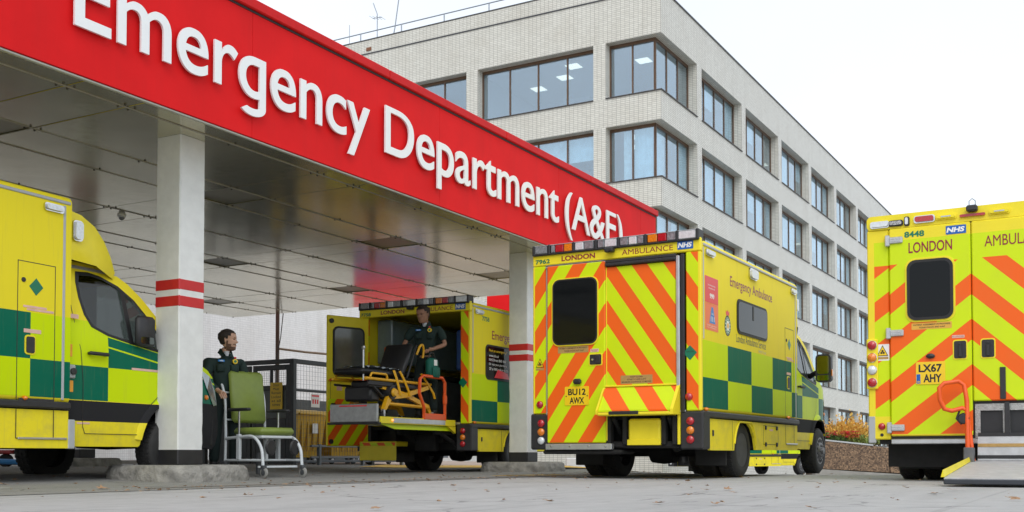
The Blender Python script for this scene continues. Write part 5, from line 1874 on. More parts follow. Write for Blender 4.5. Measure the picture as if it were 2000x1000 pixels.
# bin store: near corner at G
G = Vector((-4.87, 24.1, 0))
M_DARK = mat('dark_green_frame', (.018, .024, .026), .5, vary=.15)
M_GREYF = mat('grey_steel_frame', (.13, .15, .17), .5, vary=.1)
M_GPAN = mat('grey_green_sheet', (.09, .105, .10), .6, vary=.1)
store = thing('bin_store', 'dark framed bin store with mesh panels and a door left of the open ambulance door', 'bin store', G, CROT)
HS = 2.42
def bar(x0, x1, y0, y1, z0, z1, m, nm, par):
    mb = MB(); mb.cbox(x0, x1, y0, y1, z0, z1, .008); return mb.build(nm, m, par)
for x in (0, 2.9, 5.8):
    bar(x - .06, x + .06, -.06, .06, 0, HS, M_DARK, 'post', store)
bar(-.05, .05, 2.6, 2.7, 0, HS, M_DARK, 'post', store)
bar(.062, 5.74, -.05, .05, HS - .10, HS, M_DARK, 'top_rail', store)
bar(-.05, .05, .062, 2.598, HS - .10, HS, M_DARK, 'top_rail', store)
bar(.062, 5.74, -.04, .04, .10, .16, M_GREYF, 'bottom_rail', store)
bar(.062, 5.74, -.03, .03, 1.70, 1.76, M_DARK, 'mid_rail', store)
def grille(x0, x1, z0, z1, st, par, along='x', y=0, nm='mesh_panel'):
    mb = MB()
    x = x0
    while x <= x1:
        (mb.box(x - .002, x + .002, y - .002, y + .002, z0, z1) if along == 'x' else mb.box(y - .003, y + .003, x - .003, x + .003, z0, z1)); x += st
    z = z0
    while z <= z1:
        (mb.box(x0, x1, y - .0025, y + .0025, z - .002, z + .002) if along == 'x' else mb.box(y - .0025, y + .0025, x0, x1, z - .002, z + .002)); z += st
    o = mb.build(nm, M_GREYF, par, 0); o['kind'] = 'stuff'; return o
grille(.06, 2.84, .17, 2.31, .10, store)
grille(2.96, 5.74, .17, 2.31, .10, store)
# back sheet inside the store
bar(.2, 5.8, 2.6, 2.66, .05, 1.72, M_GPAN, 'back_sheet', store)
# doors on the left face
for y0, y1 in ((.08, 1.16), (1.22, 2.50)):
    dr_ = bar(-.03, .03, y0, y0 + .10, .08, 2.30, M_DARK, 'door', store)
    bar(-.03, .03, y1 - .10, y1, .08, 2.30, M_DARK, 'stile', dr_)
    bar(-.03, .03, y0 + .102, y1 - .102, 2.18, 2.30, M_DARK, 'rail', dr_)
    bar(-.03, .03, y0 + .102, y1 - .102, 1.72, 1.84, M_DARK, 'rail', dr_)
    bar(-.03, .03, y0 + .102, y1 - .102, .08, 1.10, M_DARK, 'kick_panel', dr_)
    bar(-.03, .03, (y0 + y1) / 2 - .03, (y0 + y1) / 2 + .03, 1.842, 2.178, M_DARK, 'mullion', dr_)
    bar(-.02, -.01, y0 + .102, y1 - .102, 1.102, 1.718, M_GPAN, 'panel', dr_)
    grille(y0 + .10, y1 - .10, 1.86, 2.16, .05, dr_, 'y')
M_SIGNY = mat('yellow_sign', (.72, .48, .01), .5)
sg = MB(); sg.cbox(-.052, -.045, .26, .62, 1.30, 1.90, .002); sg = sg.build('sign', M_SIGNY, store)
for k, t_ in enumerate(('Door', 'Must', 'Remain', 'Locked', 'at all', 'times')):
    w_ = .045 * len(t_)
    fit_text('lettering', t_, (-.054, .44 + w_ / 2, 1.815 - .088 * k), (0, -1, 0), (0, 0, 1), w_, .058, M_BV, sg, .0)
sg = MB(); sg.cbox(.55, .85, -.062, -.054, 1.36, 1.66, .002); sg = sg.build('sign', M_WV, store)
sb = MB(); sb.box(.57, .83, -.064, -.0625, 1.60, 1.64); sb.build('red_heading', M_POR, sg, 0)
for k in range(3):
    sb = MB(); sb.cbox(.59 + .08 * k, .645 + .08 * k, -.064, -.0625, 1.44, 1.54, .001); sb.build('red_symbol', M_POR, sg, 0)

M_BIN = mat('yellow_bin_plastic', (.66, .40, .035), .5, vary=.08, scale=3)
def wheelie(label, x, y, rz=0):
    w = B_ = thing('wheeled_bin', label, 'bin', (x, y, zg(x, y)), CROT + rz, 'yellow clinical waste bins')
    mb = MB()
    v = []
    for z, a, b in ((.16, .52, .40), (.30, .55, .44), (1.10, .63, .52), (1.16, .65, .54)):
        v += [(sx * a, sy * b, z) for sx, sy in ((-1, -1), (1, -1), (1, 1), (-1, 1))]
    f = [(3, 2, 1, 0), (12, 13, 14, 15)]
    for i in range(3):
        for k in range(4):
            f.append((4 * i + k, 4 * i + (k + 1) % 4, 4 * i + 4 + (k + 1) % 4, 4 * i + 4 + k))
    mb.add(v, f)
    for k in range(5):
        mb.cbox(-.45 + .21 * k, -.41 + .21 * k, -.52, -.48, .3, 1.0, .01)
    mb.build('body', M_BIN, w, 20)
    mb = MB(); mb.prism([(-.60, 1.162), (.60, 1.162), (.52, 1.24), (.2, 1.28), (-.2, 1.28), (-.52, 1.24)], lambda u, v_, k: (k, u * .9, v_), -.67, .67); mb.build('lid', M_BIN, w, 20)
    mb = MB(); mb.tube([(-.4, -.58, 1.17), (.4, -.58, 1.17)], .025, 8); mb.build('handle', M_BIN, w)
    for sx in (-.42, .42):
        for sy in (-.34, .34):
            mb = MB(); mb.lathe([(.001, -.03), (.08, -.03), (.10, -.02), (.10, .02), (.08, .03), (.001, .03)], (sx, sy, .10), 'y', 16); q_ = mb.build('caster', M_RUB, w)
            mb = MB(); mb.lathe([(.001, -.034), (.05, -.034), (.05, .034), (.001, .034)], (sx, sy, .10), 'y', 12); mb.cbox(sx - .02, sx + .02, sy - .04, sy + .04, .13, .19, .004); mb.build('hub', M_WHITE, q_)
    sb = MB(); sb.cbox(.1, .3, -.56, -.555, .72, .95, .001); sb.build('label', M_WV, w)
for k, lab in enumerate(('yellow clinical waste bin behind the mesh, directly right of the green chair', 'yellow clinical waste bin half hidden behind the open ambulance door', 'yellow clinical waste bin showing below the open ambulance door, the farthest one')):
    p = G + D1 * (1.05 + 1.5 * k) + D2 * .95
    wheelie(lab, p.x, p.y)
# grey barrier fence in front of the bins
fn = thing('barrier_fence', 'low grey steel barrier standing in front of the yellow bins', 'fence', G + D1 * .2 - D2 * .35, CROT)
for k in range(4):
    bar(.25 + 1.6 * k, .33 + 1.6 * k, -.04, .04, .0, .52, M_GREYF, 'post', fn)
bar(0, 5.6, -.03, .03, .20, .25, M_GREYF, 'rail', fn)
bar(0, 5.6, -.03, .03, .45, .50, M_GREYF, 'rail', fn)

tr = thing('trolley', 'red steel trolley frame beneath the rear of the left ambulance', 'trolley', (-9.4, 20.0, zg(-9.4, 20)))
mb = MB(); mb.cbox(-.9, .32, -.3, .3, .235, .31, .02); mb.prism([(.3, .24), (.62, .31), (.62, .34), (.3, .31)], SIDE, -.2, .2); mb.build('frame', mat('dark_red_steel', (.30, .015, .015), .5, vary=.2), tr)
for x in (-.7, .13):
    mb = MB(); mb.lathe([(.001, -.05), (.12, -.05), (.12, .05), (.001, .05)], (x, -.1, .12), 'y', 14); mb.build('wheel', M_RUB, tr)
mb = MB(); mb.tube([(.38, -.2, .30), (.62, -.25, .02)], .03, 6); mb.build('stand', M_ALU, tr)
hs = MB(); hs.tube([(-10.6, 19.6, .20), (-10.0, 19.6, .22), (-9.4, 19.6, .17), (-8.9, 19.6, .15), (-8.4, 19.7, .15), (-8.1, 19.8, .16)], .05, 8)
hs = hs.build('hose', mat('blue_hose', (.05, .22, .50), .4), None); tag(hs, 'blue hose lying across the ground behind the red trolley', 'hose')
kb = MB(); kb.cbox(0, 30, 0, .5, 0, .12, .02)
p = cpt(-14, 12.5); kb = kb.build('kerb', M_CONC, None); kb.location = (p.x, p.y, .04); kb.rotation_euler = (0, 0, CROT); kb['kind'] = 'structure'

# ------------------------------------------------------------------ planter wall, shrub and flowers on the right
M_AGG = None
t = NT('exposed_aggregate')
vo = t.n('ShaderNodeTexVoronoi'); vo.inputs['Scale'].default_value = 34
t.lk(t.n('ShaderNodeTexCoord').outputs['Object'], vo.inputs['Vector'])
sp_ = t.n('ShaderNodeSeparateColor'); t.lk(vo.outputs['Color'], sp_.inputs[0])
c = t.mix(t.ramp(sp_.outputs[0], .1, .95), (.07, .045, .03), (.34, .22, .13))
c = t.mix(t.ma('MULTIPLY', t.ramp(vo.outputs['Distance'], .45, .7), .5), c, (.14, .09, .06))
c = t.mix(t.ma('MULTIPLY', t.ramp(t.noise(1.2, 4), .4, .8), .25), c, (.10, .065, .045))
t.lk(c, t.b.inputs['Base Color']); t.b.inputs['Roughness'].default_value = .8
t.bump(vo.outputs['Distance'], .6, .01)
M_AGG = t.m
pw = thing('planter_wall', 'brown pebble-dashed planter wall sloping gently behind the middle ambulance', 'wall', (0, 24.2, 0))
PX = [6.75, 8.42, 11.3, 14.2]
zt = lambda x: .60 - .105 * (x - 6.9)
zb = lambda x: -.02 - .062 * (x - 6.9)
for a, b in zip(PX, PX[1:]):
    mb = MB(); mb.prism([(a + .012, zb(a)), (b - .012, zb(b)), (b - .012, zt(b)), (a + .012, zt(a))], SIDE, 0, .25); mb.build('panel', M_AGG, pw, 0)
mb = MB(); mb.prism([(PX[0], zb(PX[0]) - .02), (PX[-1], zb(PX[-1]) - .02), (PX[-1], -1.4), (PX[0], -1.4)], SIDE, -.035, .24); mb.build('plinth', M_CONC, pw, 0)
mb = MB(); mb.prism([(6.75, zt(6.75) + .002), (8.05, zt(8.05) + .002), (8.05, zt(8.05) + .034), (6.75, zt(6.75) + .034)], SIDE, -.02, .27); mb.build('coping_strip', M_ALU, pw, 0)
so_ = MB(); so_.box(7.35, 14.2, 24.46, 27.2, -1.2, .42); so_ = so_.build('planting_bed', M_SOIL, None, 0); so_['kind'] = 'structure'

def leafy(mb, cx, cy, z0, rx, ry, h, n, size, rnd, spiky=0):
    for _ in range(n):
        while True:
            x, y, z = rnd.uniform(-1, 1), rnd.uniform(-1, 1), rnd.uniform(0, 1)
            if x * x + y * y + (z - .25) ** 2 / .6 < 1 and math.sin(x * 17 + z * 6) * math.sin(z * 13 + y * 8 + x * 3) < .55:
                break
        jut = 1 + .35 * math.sin(x * 11 + y * 5) * math.cos(y * 9 - x * 4)
        px, py, pz = cx + x * rx * rnd.uniform(.8, 1.12), cy + y * ry, z0 + z * h * jut * rnd.uniform(.7, 1.2)
        d = Vector((x * .6 + rnd.uniform(-.5, .5), y * .6 + rnd.uniform(-.5, .5), .5 + spiky + rnd.uniform(-.3, .5))).normalized()
        s1 = size * rnd.uniform(.6, 1.4)
        q_ = d.cross(Vector((rnd.uniform(-1, 1), rnd.uniform(-1, 1), rnd.uniform(-1, 1)))).normalized() * s1 * (.42 - .2 * min(1, spiky))
        p0 = Vector((px, py, pz))
        mb.add([p0, p0 + d * s1 * .5 + q_, p0 + d * s1, p0 + d * s1 * .5 - q_], [(0, 1, 2, 3)])
def foliage_mat(name, a, b):
    t = NT(name)
    g = t.n('ShaderNodeNewGeometry')
    c = t.mix(g.outputs['Random Per Island'], a, b)
    t.lk(c, t.b.inputs['Base Color']); t.b.inputs['Roughness'].default_value = .6
    return t.m
M_GOLD = foliage_mat('golden_foliage', (.62, .30, .045), (.80, .56, .13))
M_GRNL = foliage_mat('green_foliage', (.035, .085, .02), (.14, .24, .05))
M_GRL2 = foliage_mat('lime_foliage', (.14, .22, .05), (.34, .40, .10))
M_PINKF = foliage_mat('pink_petals', (.72, .05, .07), (.85, .18, .20))
M_STEM = mat('stem_bark', (.14, .09, .045), .8)
rf = random.Random(11)
def shrub(label, cx, cy, z0, rx, ry, h, n, size, fm, name='shrub', cat='shrub', group=None):
    r = thing(name, label, cat, (cx, cy, z0), 0, group)
    mb = MB()
    for k in range(7):
        a = rf.uniform(0, 2 * PI)
        mb.tube([(0, 0, -.02), (rx * .4 * math.cos(a), ry * .4 * math.sin(a), h * .45), (rx * .7 * math.cos(a), ry * .7 * math.sin(a), h * .9)], [.014, .01, .004], 5)
    mb.build('stem', M_STEM, r)
    mb = MB(); leafy(mb, 0, 0, .02, rx, ry, h, n, size, rf, .6)
    o = mb.build('foliage', fm, r, 0, fixn=False); o['kind'] = 'stuff'
    return r
shrub('tall golden-yellow shrub in the planter, its crown above the flowers', 8.05, 26.0, .55, .60, .5, .50, 4600, .06, M_GOLD)
shrub('smaller tawny-gold shrub at the right end beside the right ambulance', 8.85, 26.2, .52, .42, .4, .36, 2600, .065, M_GOLD)
shrub('low gold shrub partly hidden by the wing of the middle ambulance', 7.35, 26.3, .55, .4, .4, .40, 2200, .06, M_GOLD)
for x, y, rx, lab in ((7.35, 25.6, .55, 'low green plants along the wall under the pink flowers'), (8.5, 25.6, .65, 'pale green grassy plants at the foot of the golden shrub'), (9.6, 25.7, .5, 'grey-green low plants nearest the right ambulance')):
    shrub(lab, x, y, .50, rx, .25, .20, 1600, .06, M_GRNL if x < 8 else M_GRL2, 'low_plant', 'plant')
fl_ = thing('flowering_plant', 'row of small pink and red flowers on top of the planter wall', 'flowers', (7.5, 25.55, .60))
mb = MB(); leafy(mb, 0, 0, .0, .58, .18, .10, 700, .04, rf); o = mb.build('foliage', M_GRNL, fl_, 0, fixn=False); o['kind'] = 'stuff'
for k in range(44):
    x, y, z = rf.uniform(-.50, .62), rf.uniform(-.24, .05), rf.uniform(.08, .22)
    mb = MB()
    for j in range(9):
        a = 2 * PI * j / 9
        d = Vector((math.cos(a), math.sin(a) * .8, .5)); q_ = Vector((-math.sin(a), math.cos(a), .2)) * .022
        p0 = Vector((x, y, z)); mb.add([p0, p0 + d * .03 + q_, p0 + d * .055, p0 + d * .03 - q_], [(0, 1, 2, 3)])
    mb.build('flower', M_PINKF, fl_, 0, fixn=False)

# ------------------------------------------------------------------ fallen leaves
M_LEAF = foliage_mat('dry_leaf', (.20, .11, .055), (.40, .25, .14))
LV = [(-4.69, 10.26), (-3.31, 8.77), (-3.26, 9.17), (-2.93, 8.77), (-2.49, 9.31), (-2.85, 9.46), (-2.41, 10.44), (-2.09, 10.09), (-1.67, 11.42), (-1.37, 11.64), (-0.87, 13.16), (-0.88, 14.07),
      (-0.52, 9.61), (-0.12, 10.26), (0.51, 13.45), (0.86, 12.61), (1.29, 11.64), (1.81, 11.21), (0.73, 12.35), (1.71, 8.65), (1.51, 8.53), (1.61, 7.86), (2.32, 9.04), (2.9, 10.26), (3.02, 7.76),
      (3.41, 8.41), (3.09, 6.66), (-0.68, 5.56), (0.84, 6.18), (1.13, 6.06), (1.55, 5.66), (0.22, 6.38), (-1.37, 7.86), (3.28, 9.04), (-0.2, 8.41), (-1.81, 7.38), (-1.39, 16.35), (-3.16, 16.35), (-4.5, 9.6)]
rl = random.Random(3)
lmesh = []
def leaf_geo(mb, size, M, rnd):
    n = 11
    v = [(0, 0, 0)]
    for k in range(n):
        a = 2 * PI * k / n
        r = size * (1.0 if k % 2 == 0 else .52) * rnd.uniform(.8, 1.1)
        v.append((r * math.cos(a), r * math.sin(a) * .7, size * .35 * abs(math.cos(a + .6)) * rnd.uniform(.4, 1.2)))
    mb.add(v, [(0, 1 + k, 1 + (k + 1) % n) for k in range(n)], M)
for i, (x, y) in enumerate(LV):
    if i < 6:
        mb = MB(); leaf_geo(mb, 1, Matrix.Identity(4), rl)
        mb.tube([(.7, 0, .1), (1.25, .1, .2)], .03, 4)
        o = mb.build('fallen_leaf', M_LEAF, None, 0, fixn=False); lmesh.append(o.data)
    else:
        o = link('fallen_leaf', lmesh[i % 6])
    s_ = rl.uniform(.026, .052) * (1.25 if i in (1, 25, 26, 19) else 1)
    o.location = on_ground(x, y, .012); o.scale = (s_, s_, s_ * rl.uniform(.5, 1.0)); o.rotation_euler = (rl.uniform(-.2, .2), rl.uniform(-.2, .2), rl.uniform(0, 6))
    where = ('in front of the kerb island' if x < -2 and y < 11 else 'near the wheels of the green chair' if x < -1 and y < 13 and y > 10.9 else 'at the far side of the canopy bay' if y > 15 else
             'between the column and the middle ambulance' if x < 1 and y > 11.8 else 'in front of the right ambulance ramp' if x > 2 and y < 11 else 'behind the middle ambulance on pale asphalt' if x > .4 and y > 8.2 else 'closest to the bottom edge of the photo')
    tag(o, 'curled dry brown leaf lying ' + where, 'leaf', 'fallen leaves scattered on the forecourt')
mb = MB()
for _ in range(900):
    if _ < 240:
        a, d_ = rl.uniform(-2, 10), rl.gauss(-1.2, .35)
        p = cpt(a, d_)
    elif _ < 700:
        p = cpt(rl.uniform(-3, 16), rl.uniform(6, 12))
    else:
        p = Vector((rl.uniform(-5, 5), rl.uniform(6, 22), 0))
    M = Matrix.Translation(on_ground(p.x, p.y, .014)) @ Matrix.Rotation(rl.uniform(0, 6), 4, 'Z') @ Matrix.Rotation(rl.uniform(-.3, .3), 4, 'X')
    leaf_geo(mb, rl.uniform(.008, .03), M, rl)
o = mb.build('leaf_litter', M_LEAF, None, 0, fixn=False); o['kind'] = 'stuff'

# ------------------------------------------------------------------ green patient chair
M_VIN = mat('olive_green_vinyl', (.19, .25, .045), .45, vary=.06, scale=14, bump=.15, bscale=150)
M_WTUB = mat('white_tube_enamel', (.60, .64, .66), .35, vary=.05)
M_DARKT = mat('dark_grey_caster', (.06, .065, .07), .5)
ch = thing('patient_chair', 'wheeled hospital chair with olive green seat and back and a white tube frame', 'chair', on_ground(-3.0, 13.12), math.atan2(-.59, .81))
def rtube(pts, r, nm, m, par, n=10):
    """tube with rounded bends"""
    P = [Vector(p) for p in pts]
    out = [P[0]]
    for i in range(1, len(P) - 1):
        a, b = (P[i - 1] - P[i]), (P[i + 1] - P[i])
        d = min(.09, a.length * .45, b.length * .45)
        pa, pb = P[i] + a.normalized() * d, P[i] + b.normalized() * d
        for k in range(5):
            t_ = k / 4
            out.append(pa.lerp(P[i], t_).lerp(P[i].lerp(pb, t_), t_))
    out.append(P[-1])
    mb = MB(); mb.tube(out, r, n)
    return mb.build(nm, m, par, 60)
mb = MB(); mb.cbox(-.26, .27, -.265, .265, .505, .60, .035); mb.build('seat', M_VIN, ch, 60)
mb = MB(); mb.cbox(-.24, .25, -.24, .24, .47, .503, .008); mb.build('seat_board', M_WTUB, ch)
M_ = Matrix.Translation((-.27, 0, .66)) @ Matrix.Rotation(-.12, 4, 'Y')
mb = MB(); mb.cbox(-.04, .045, -.265, .265, 0, .64, .04, M_); mb.build('backrest', M_VIN, ch, 60)
for s in (-1, 1):
    y = s * .305
    rtube([(-.34, y, .12), (-.33, y, .46), (-.345, y, .95), (-.42, y, 1.17), (-.62, y, 1.12), (-.66, y, .95)], .017, 'rear_tube', M_WTUB, ch)
    rtube([(-.33, y, .47), (.18, y, .50), (.32, y, .36), (.34, y, .14)], .019, 'leg', M_WTUB, ch)
    mb = MB(); mb.tube([(-.34, y, .21), (.33, y, .21)], .014, 8); mb.build('side_rail', M_WTUB, ch)
    mb = MB(); mb.cbox(-.12, -.06, y - .02, y + .02, .215, .52, .006); mb.build('upright', M_WTUB, ch)
    mb = MB(); mb.cbox(-.10, -.075, y - .008, y + .008, .50, .80, .004); mb.build('armrest_post', M_ALU, ch)
    mb = MB(); mb.cbox(-.28, .10, y - .035, y + .035, .795, .832, .016); mb.build('armrest', M_PLAS, ch, 50)
    for x, r_ in ((.34, .062), (-.34, .062)):
        mb = MB(); mb.lathe([(.001, -.016), (r_ * .8, -.016), (r_, -.008), (r_, .008), (r_ * .8, .016), (.001, .016)], (x + (.02 if x > 0 else 0), y, r_), 'y', 20); w_ = mb.build('caster', mat('grey_caster_tyre', (.28, .28, .26), .6), ch)
        mb = MB(); mb.lathe([(.001, -.018), (r_ * .55, -.018), (r_ * .55, .018), (.001, .018)], (x + (.02 if x > 0 else 0), y, r_), 'y', 14)
        mb.cbox(x - .02, x + .045, y - .026, y + .026, r_ + .045, r_ + .09, .008); mb.cbox(x - .0, x + .03, y - .026, y - .019, r_ - .01, r_ + .06, .003); mb.cbox(x - .0, x + .03, y + .019, y + .026, r_ - .01, r_ + .06, .003)
        mb.build('fork', M_DARKT, w_)
    mb = MB(); mb.cbox(-.40, -.30, y - .03, y + .03, .0, .20, .012); mb.build('brake_housing', M_DARKT, ch)
mb = MB(); mb.tube([(-.34, -.305, .21), (-.34, .305, .21)], .014, 8); mb.tube([(-.345, -.305, .70), (-.345, .305, .70)], .012, 8); mb.tube([(-.37, -.305, 1.03), (-.37, .305, 1.03)], .012, 8); mb.build('cross_tube', M_WTUB, ch)
mb = MB(); mb.tube([(.05, -.305, .21), (.05, .305, .21)], .014, 8); mb.tube([(.05, 0, .21), (.05, 0, .48)], .02, 8); mb.cbox(.24, .27, -.30, .30, .12, .145, .004); mb.build('under_frame', M_WTUB, ch)
mb = MB(); mb.cbox(-.03, .02, -.10, -.03, .04, .30, .008); mb.build('centre_pedal', M_DARKT, ch)
for y in (-.12, .26):
    mb = MB(); mb.lathe([(.001, -.02), (.085, -.02), (.10, 0), (.085, .02), (.001, .02)], (0, 0, 0), 'x', 14)
    mb.v = [(.26 + a, y + b * .8, .36 + c) for a, b, c in mb.v]; mb.build('folded_footrest', M_PLAS, ch, 50)

# ------------------------------------------------------------------ ambulance stretcher on the platform
def bv(x, y, z):
    h = Vector((math.cos(rzB), math.sin(rzB), 0)); l = Vector((-h.y, h.x, 0))
    return Vector((Bv.location.x, Bv.location.y, 0)) + h * x + l * y + Vector((0, 0, z))
stc = thing('stretcher', 'black and yellow wheeled stretcher with its backrest raised, standing on the lift platform', 'stretcher', bv(-.22, -.38, .803), rzB)
M_BMAT = mat('black_mattress_vinyl', (.014, .014, .016), .45, bump=.1, vary=.1)
mb = MB(); mb.cbox(-2.08, -1.0, -.27, .27, .64, .73, .035); mb.build('mattress', M_BMAT, stc, 50)
M_ = Matrix.Translation((-.98, 0, .66)) @ Matrix.Rotation(math.radians(-62), 4, 'Y')
mb = MB(); mb.cbox(0, .58, -.25, .25, -.02, .07, .035, M_); mb.build('backrest', M_BMAT, stc, 50)
mb = MB(); mb.cbox(0, .60, -.28, -.255, -.05, -.02, .006, M_); mb.cbox(0, .60, .255, .28, -.05, -.02, .006, M_); mb.build('backrest_frame', M_BLACKP, stc)
rtube([(-.72, -.30, 1.02), (-.66, -.32, 1.16), (-.58, -.32, 1.19), (-.53, -.31, 1.10), (-.55, -.30, .98)], .018, 'push_handle', M_YELD, stc)
for s in (-1, 1):
    y = s * .29
    mb = MB(); mb.tube([(-2.05, y, .58), (-.30, y, .58)], .022, 8); mb.build('side_rail', M_YELD, stc)
    mb = MB(); mb.tube([(-2.0, y, .50), (-.35, y, .50)], .018, 8); mb.build('lower_rail', M_BLACKP, stc)
    rtube([(-1.95, y * 1.05, .60), (-1.93, y * 1.08, .66), (-1.55, y * 1.08, .66), (-1.52, y * 1.05, .60)], .016, 'side_guard', M_YELD, stc)
    mb = MB(); mb.prism([(-1.62, .14), (-1.56, .14), (-1.42, .30), (-1.05, .34), (-.40, .50), (-.42, .555), (-1.1, .40), (-1.5, .36)], SIDE, y - .032, y + .032); mb.build('leg', M_YELD, stc, 30)
    mb = MB(); mb.prism([(-.30, .10), (-.24, .10), (-.34, .26), (-.98, .42), (-1.60, .50), (-1.62, .45), (-1.0, .36), (-.42, .21)], SIDE, y - .03 * s - .025, y - .03 * s + .025) ; mb.build('leg', M_YELD, stc, 30)
    mb = MB(); mb.tube([(-1.48, y, .235), (-.36, y, .215)], .026, 8); mb.build('base_tube', M_YELD, stc)
    for x in (-1.60, -.27):
        mb = MB(); mb.lathe([(.001, -.02), (.05, -.02), (.062, -.01), (.062, .01), (.05, .02), (.001, .02)], (x, y, .063), 'y', 16); w_ = mb.build('caster', M_RUB, stc)
        mb = MB(); mb.cbox(x - .02, x + .02, y - .03, y + .03, .075, .15, .006); mb.lathe([(.001, -.025), (.02, -.025), (.02, .025), (.001, .025)], (x, y, .063), 'y', 10); mb.build('fork', M_ALU, w_)
mb = MB(); mb.cbox(-1.75, -1.25, -.2, .2, .40, .57, .03); mb.cbox(-1.85, -1.6, -.24, .24, .26, .48, .03); mb.lathe([(.10, -.1), (.12, 0), (.10, .1)], (-1.42, -.24, .40), 'y', 16); mb.cbox(-1.1, -.5, -.22, .22, .44, .57, .02); mb.cbox(-1.95, -1.2, -.285, -.24, .46, .56, .01); mb.cbox(-1.2, -.75, -.29, -.25, .50, .55, .01); mb.tube([(-1.9, -.27, .52), (-1.6, -.27, .34), (-1.2, -.26, .42)], .02, 6); mb.build('hydraulic_unit', M_BLACKP, stc, 40)
mb = MB(); mb.lathe([(.05, -.03), (.065, 0), (.05, .03)], (-1.42, -.36, .40), 'y', 16); mb.build('wheel_lock', M_YELD, stc)
mb = MB(); mb.tube([(-2.0, -.22, .55), (-2.0, -.22, 1.0)], .012, 6); mb.lathe([(.001, 0), (.022, .006), (.03, .03), (.022, .054), (.001, .06)], (-2.0, -.22, .99), 'z', 10); mb.build('drip_pole', M_ALU, stc)
for x, a in ((-1.12, .10), (-1.30, .05), (-.50, .16)):
    mb = MB(); mb.tube([(x, -.285, .735), (x + a * .4, -.31, .62), (x + a, -.325, .44), (x + a + .02, -.325, .36)], .015, 6)
    for i in range(len(mb.v)): mb.v[i] = (mb.v[i][0] + (mb.v[i][0] - x - a * .5) * .9, mb.v[i][1], mb.v[i][2])
    mb.build('strap', M_YELD, stc, 50)
sh_ = thing('folded_sheet', 'crumpled white and pale blue sheet lying on the stretcher mattress', 'sheet', bv(-1.67, -.38, 1.535), rzB)
mb = MB()
v, f = [], []
for i in range(17):
    for j in range(9):
        v.append((-.42 + .84 * i / 16 + .02 * math.sin(j * 2.1), -.22 + .44 * j / 8 + .02 * math.sin(i * 1.3), .012 + .022 * abs(math.sin(i * .9 + j * .7)) + .02 * abs(math.sin(i * 2.3 - j * 1.1))))
for i in range(16):
    for j in range(8):
        f.append((i * 9 + j, (i + 1) * 9 + j, (i + 1) * 9 + j + 1, i * 9 + j + 1))
mb.add(v, f); mb.build('cloth', mat('pale_blue_cloth', (.52, .60, .66), .85), sh_, 80, fixn=False)
bag = thing('equipment_bag', 'dark green equipment bag with a white badge hanging off the raised stretcher handle', 'bag', bv(-.63, -.76, 1.45), rzB)
mb = MB(); mb.cbox(-.13, .13, -.07, .07, 0, .34, .05); mb.cbox(-.10, .10, -.10, -.065, .03, .20, .03); mb.build('pouch', mat('green_bag_nylon', (.0, .11, .075), .7, bump=.3, bscale=30), bag, 50)
mb = MB(); mb.tube([(-.10, 0, .33), (-.05, 0, .42), (.05, 0, .42), (.10, 0, .33)], .012, 6); mb.build('handle', M_PLAS, bag, 50)
mb = MB(); mb.cbox(-.05, .04, -.075, -.072, .22, .31, .001); mb.build('badge', M_WV, bag)

# ------------------------------------------------------------------ people
M_SKIN = mat('skin', (.52, .31, .215), .5, vary=.06, scale=20, spec=.3)
M_SKIN2 = mat('skin_brown', (.34, .18, .115), .5, vary=.06, scale=20, spec=.3)
M_HAIR = mat('dark_hair', (.022, .014, .010), .7, vary=.3, scale=60, bump=.6, bscale=180)
M_BEARD = mat('beard_stubble', (.14, .075, .048), .8, vary=.4, scale=90, bump=.5, bscale=200)
M_UNI = mat('bottle_green_uniform', (.008, .026, .022), .8, vary=.15, scale=8, bump=.25, bscale=16)
M_UNI2 = mat('bottle_green_trousers', (.007, .018, .017), .85, vary=.15, scale=8, bump=.3, bscale=12)
M_TEE = mat('white_tshirt', (.55, .57, .60), .9)
M_BOOT = mat('black_boot_leather', (.012, .012, .012), .5)
DGN = []
def skin_mesh(chains, levels=2):
    """chains: list of lists of (point, radius); points shared by equal coordinates are merged. Returns baked mesh data"""
    bm = bmesh.new()
    sk = bm.verts.layers.skin.verify()
    ids = {}
    roots = []
    for c in chains:
        prev = None
        for i, (p, r) in enumerate(c):
            k = tuple(round(q_, 4) for q_ in p)
            if k not in ids:
                v = bm.verts.new(p)
                rr = r if isinstance(r, tuple) else (r, r)
                v[sk].radius = rr
                ids[k] = v
                if prev is None:
                    v[sk].use_root = True
            v = ids[k]
            if prev is not None and prev is not v and bm.edges.get((prev, v)) is None:
                bm.edges.new((prev, v))
            prev = v
    me = bpy.data.meshes.new('tmp')
    bm.to_mesh(me)
    bm.free()
    o = bpy.data.objects.new('tmp', me)
    COL.objects.link(o)
    m = o.modifiers.new('s', 'SKIN'); m.use_smooth_shade = True; m.branch_smoothing = .6
    m = o.modifiers.new('u', 'SUBSURF'); m.levels = levels; m.render_levels = levels
    dg = bpy.context.evaluated_depsgraph_get()
    out = bpy.data.meshes.new_from_object(o.evaluated_get(dg))
    bpy.data.objects.remove(o)
    bpy.data.meshes.remove(me)
    return out

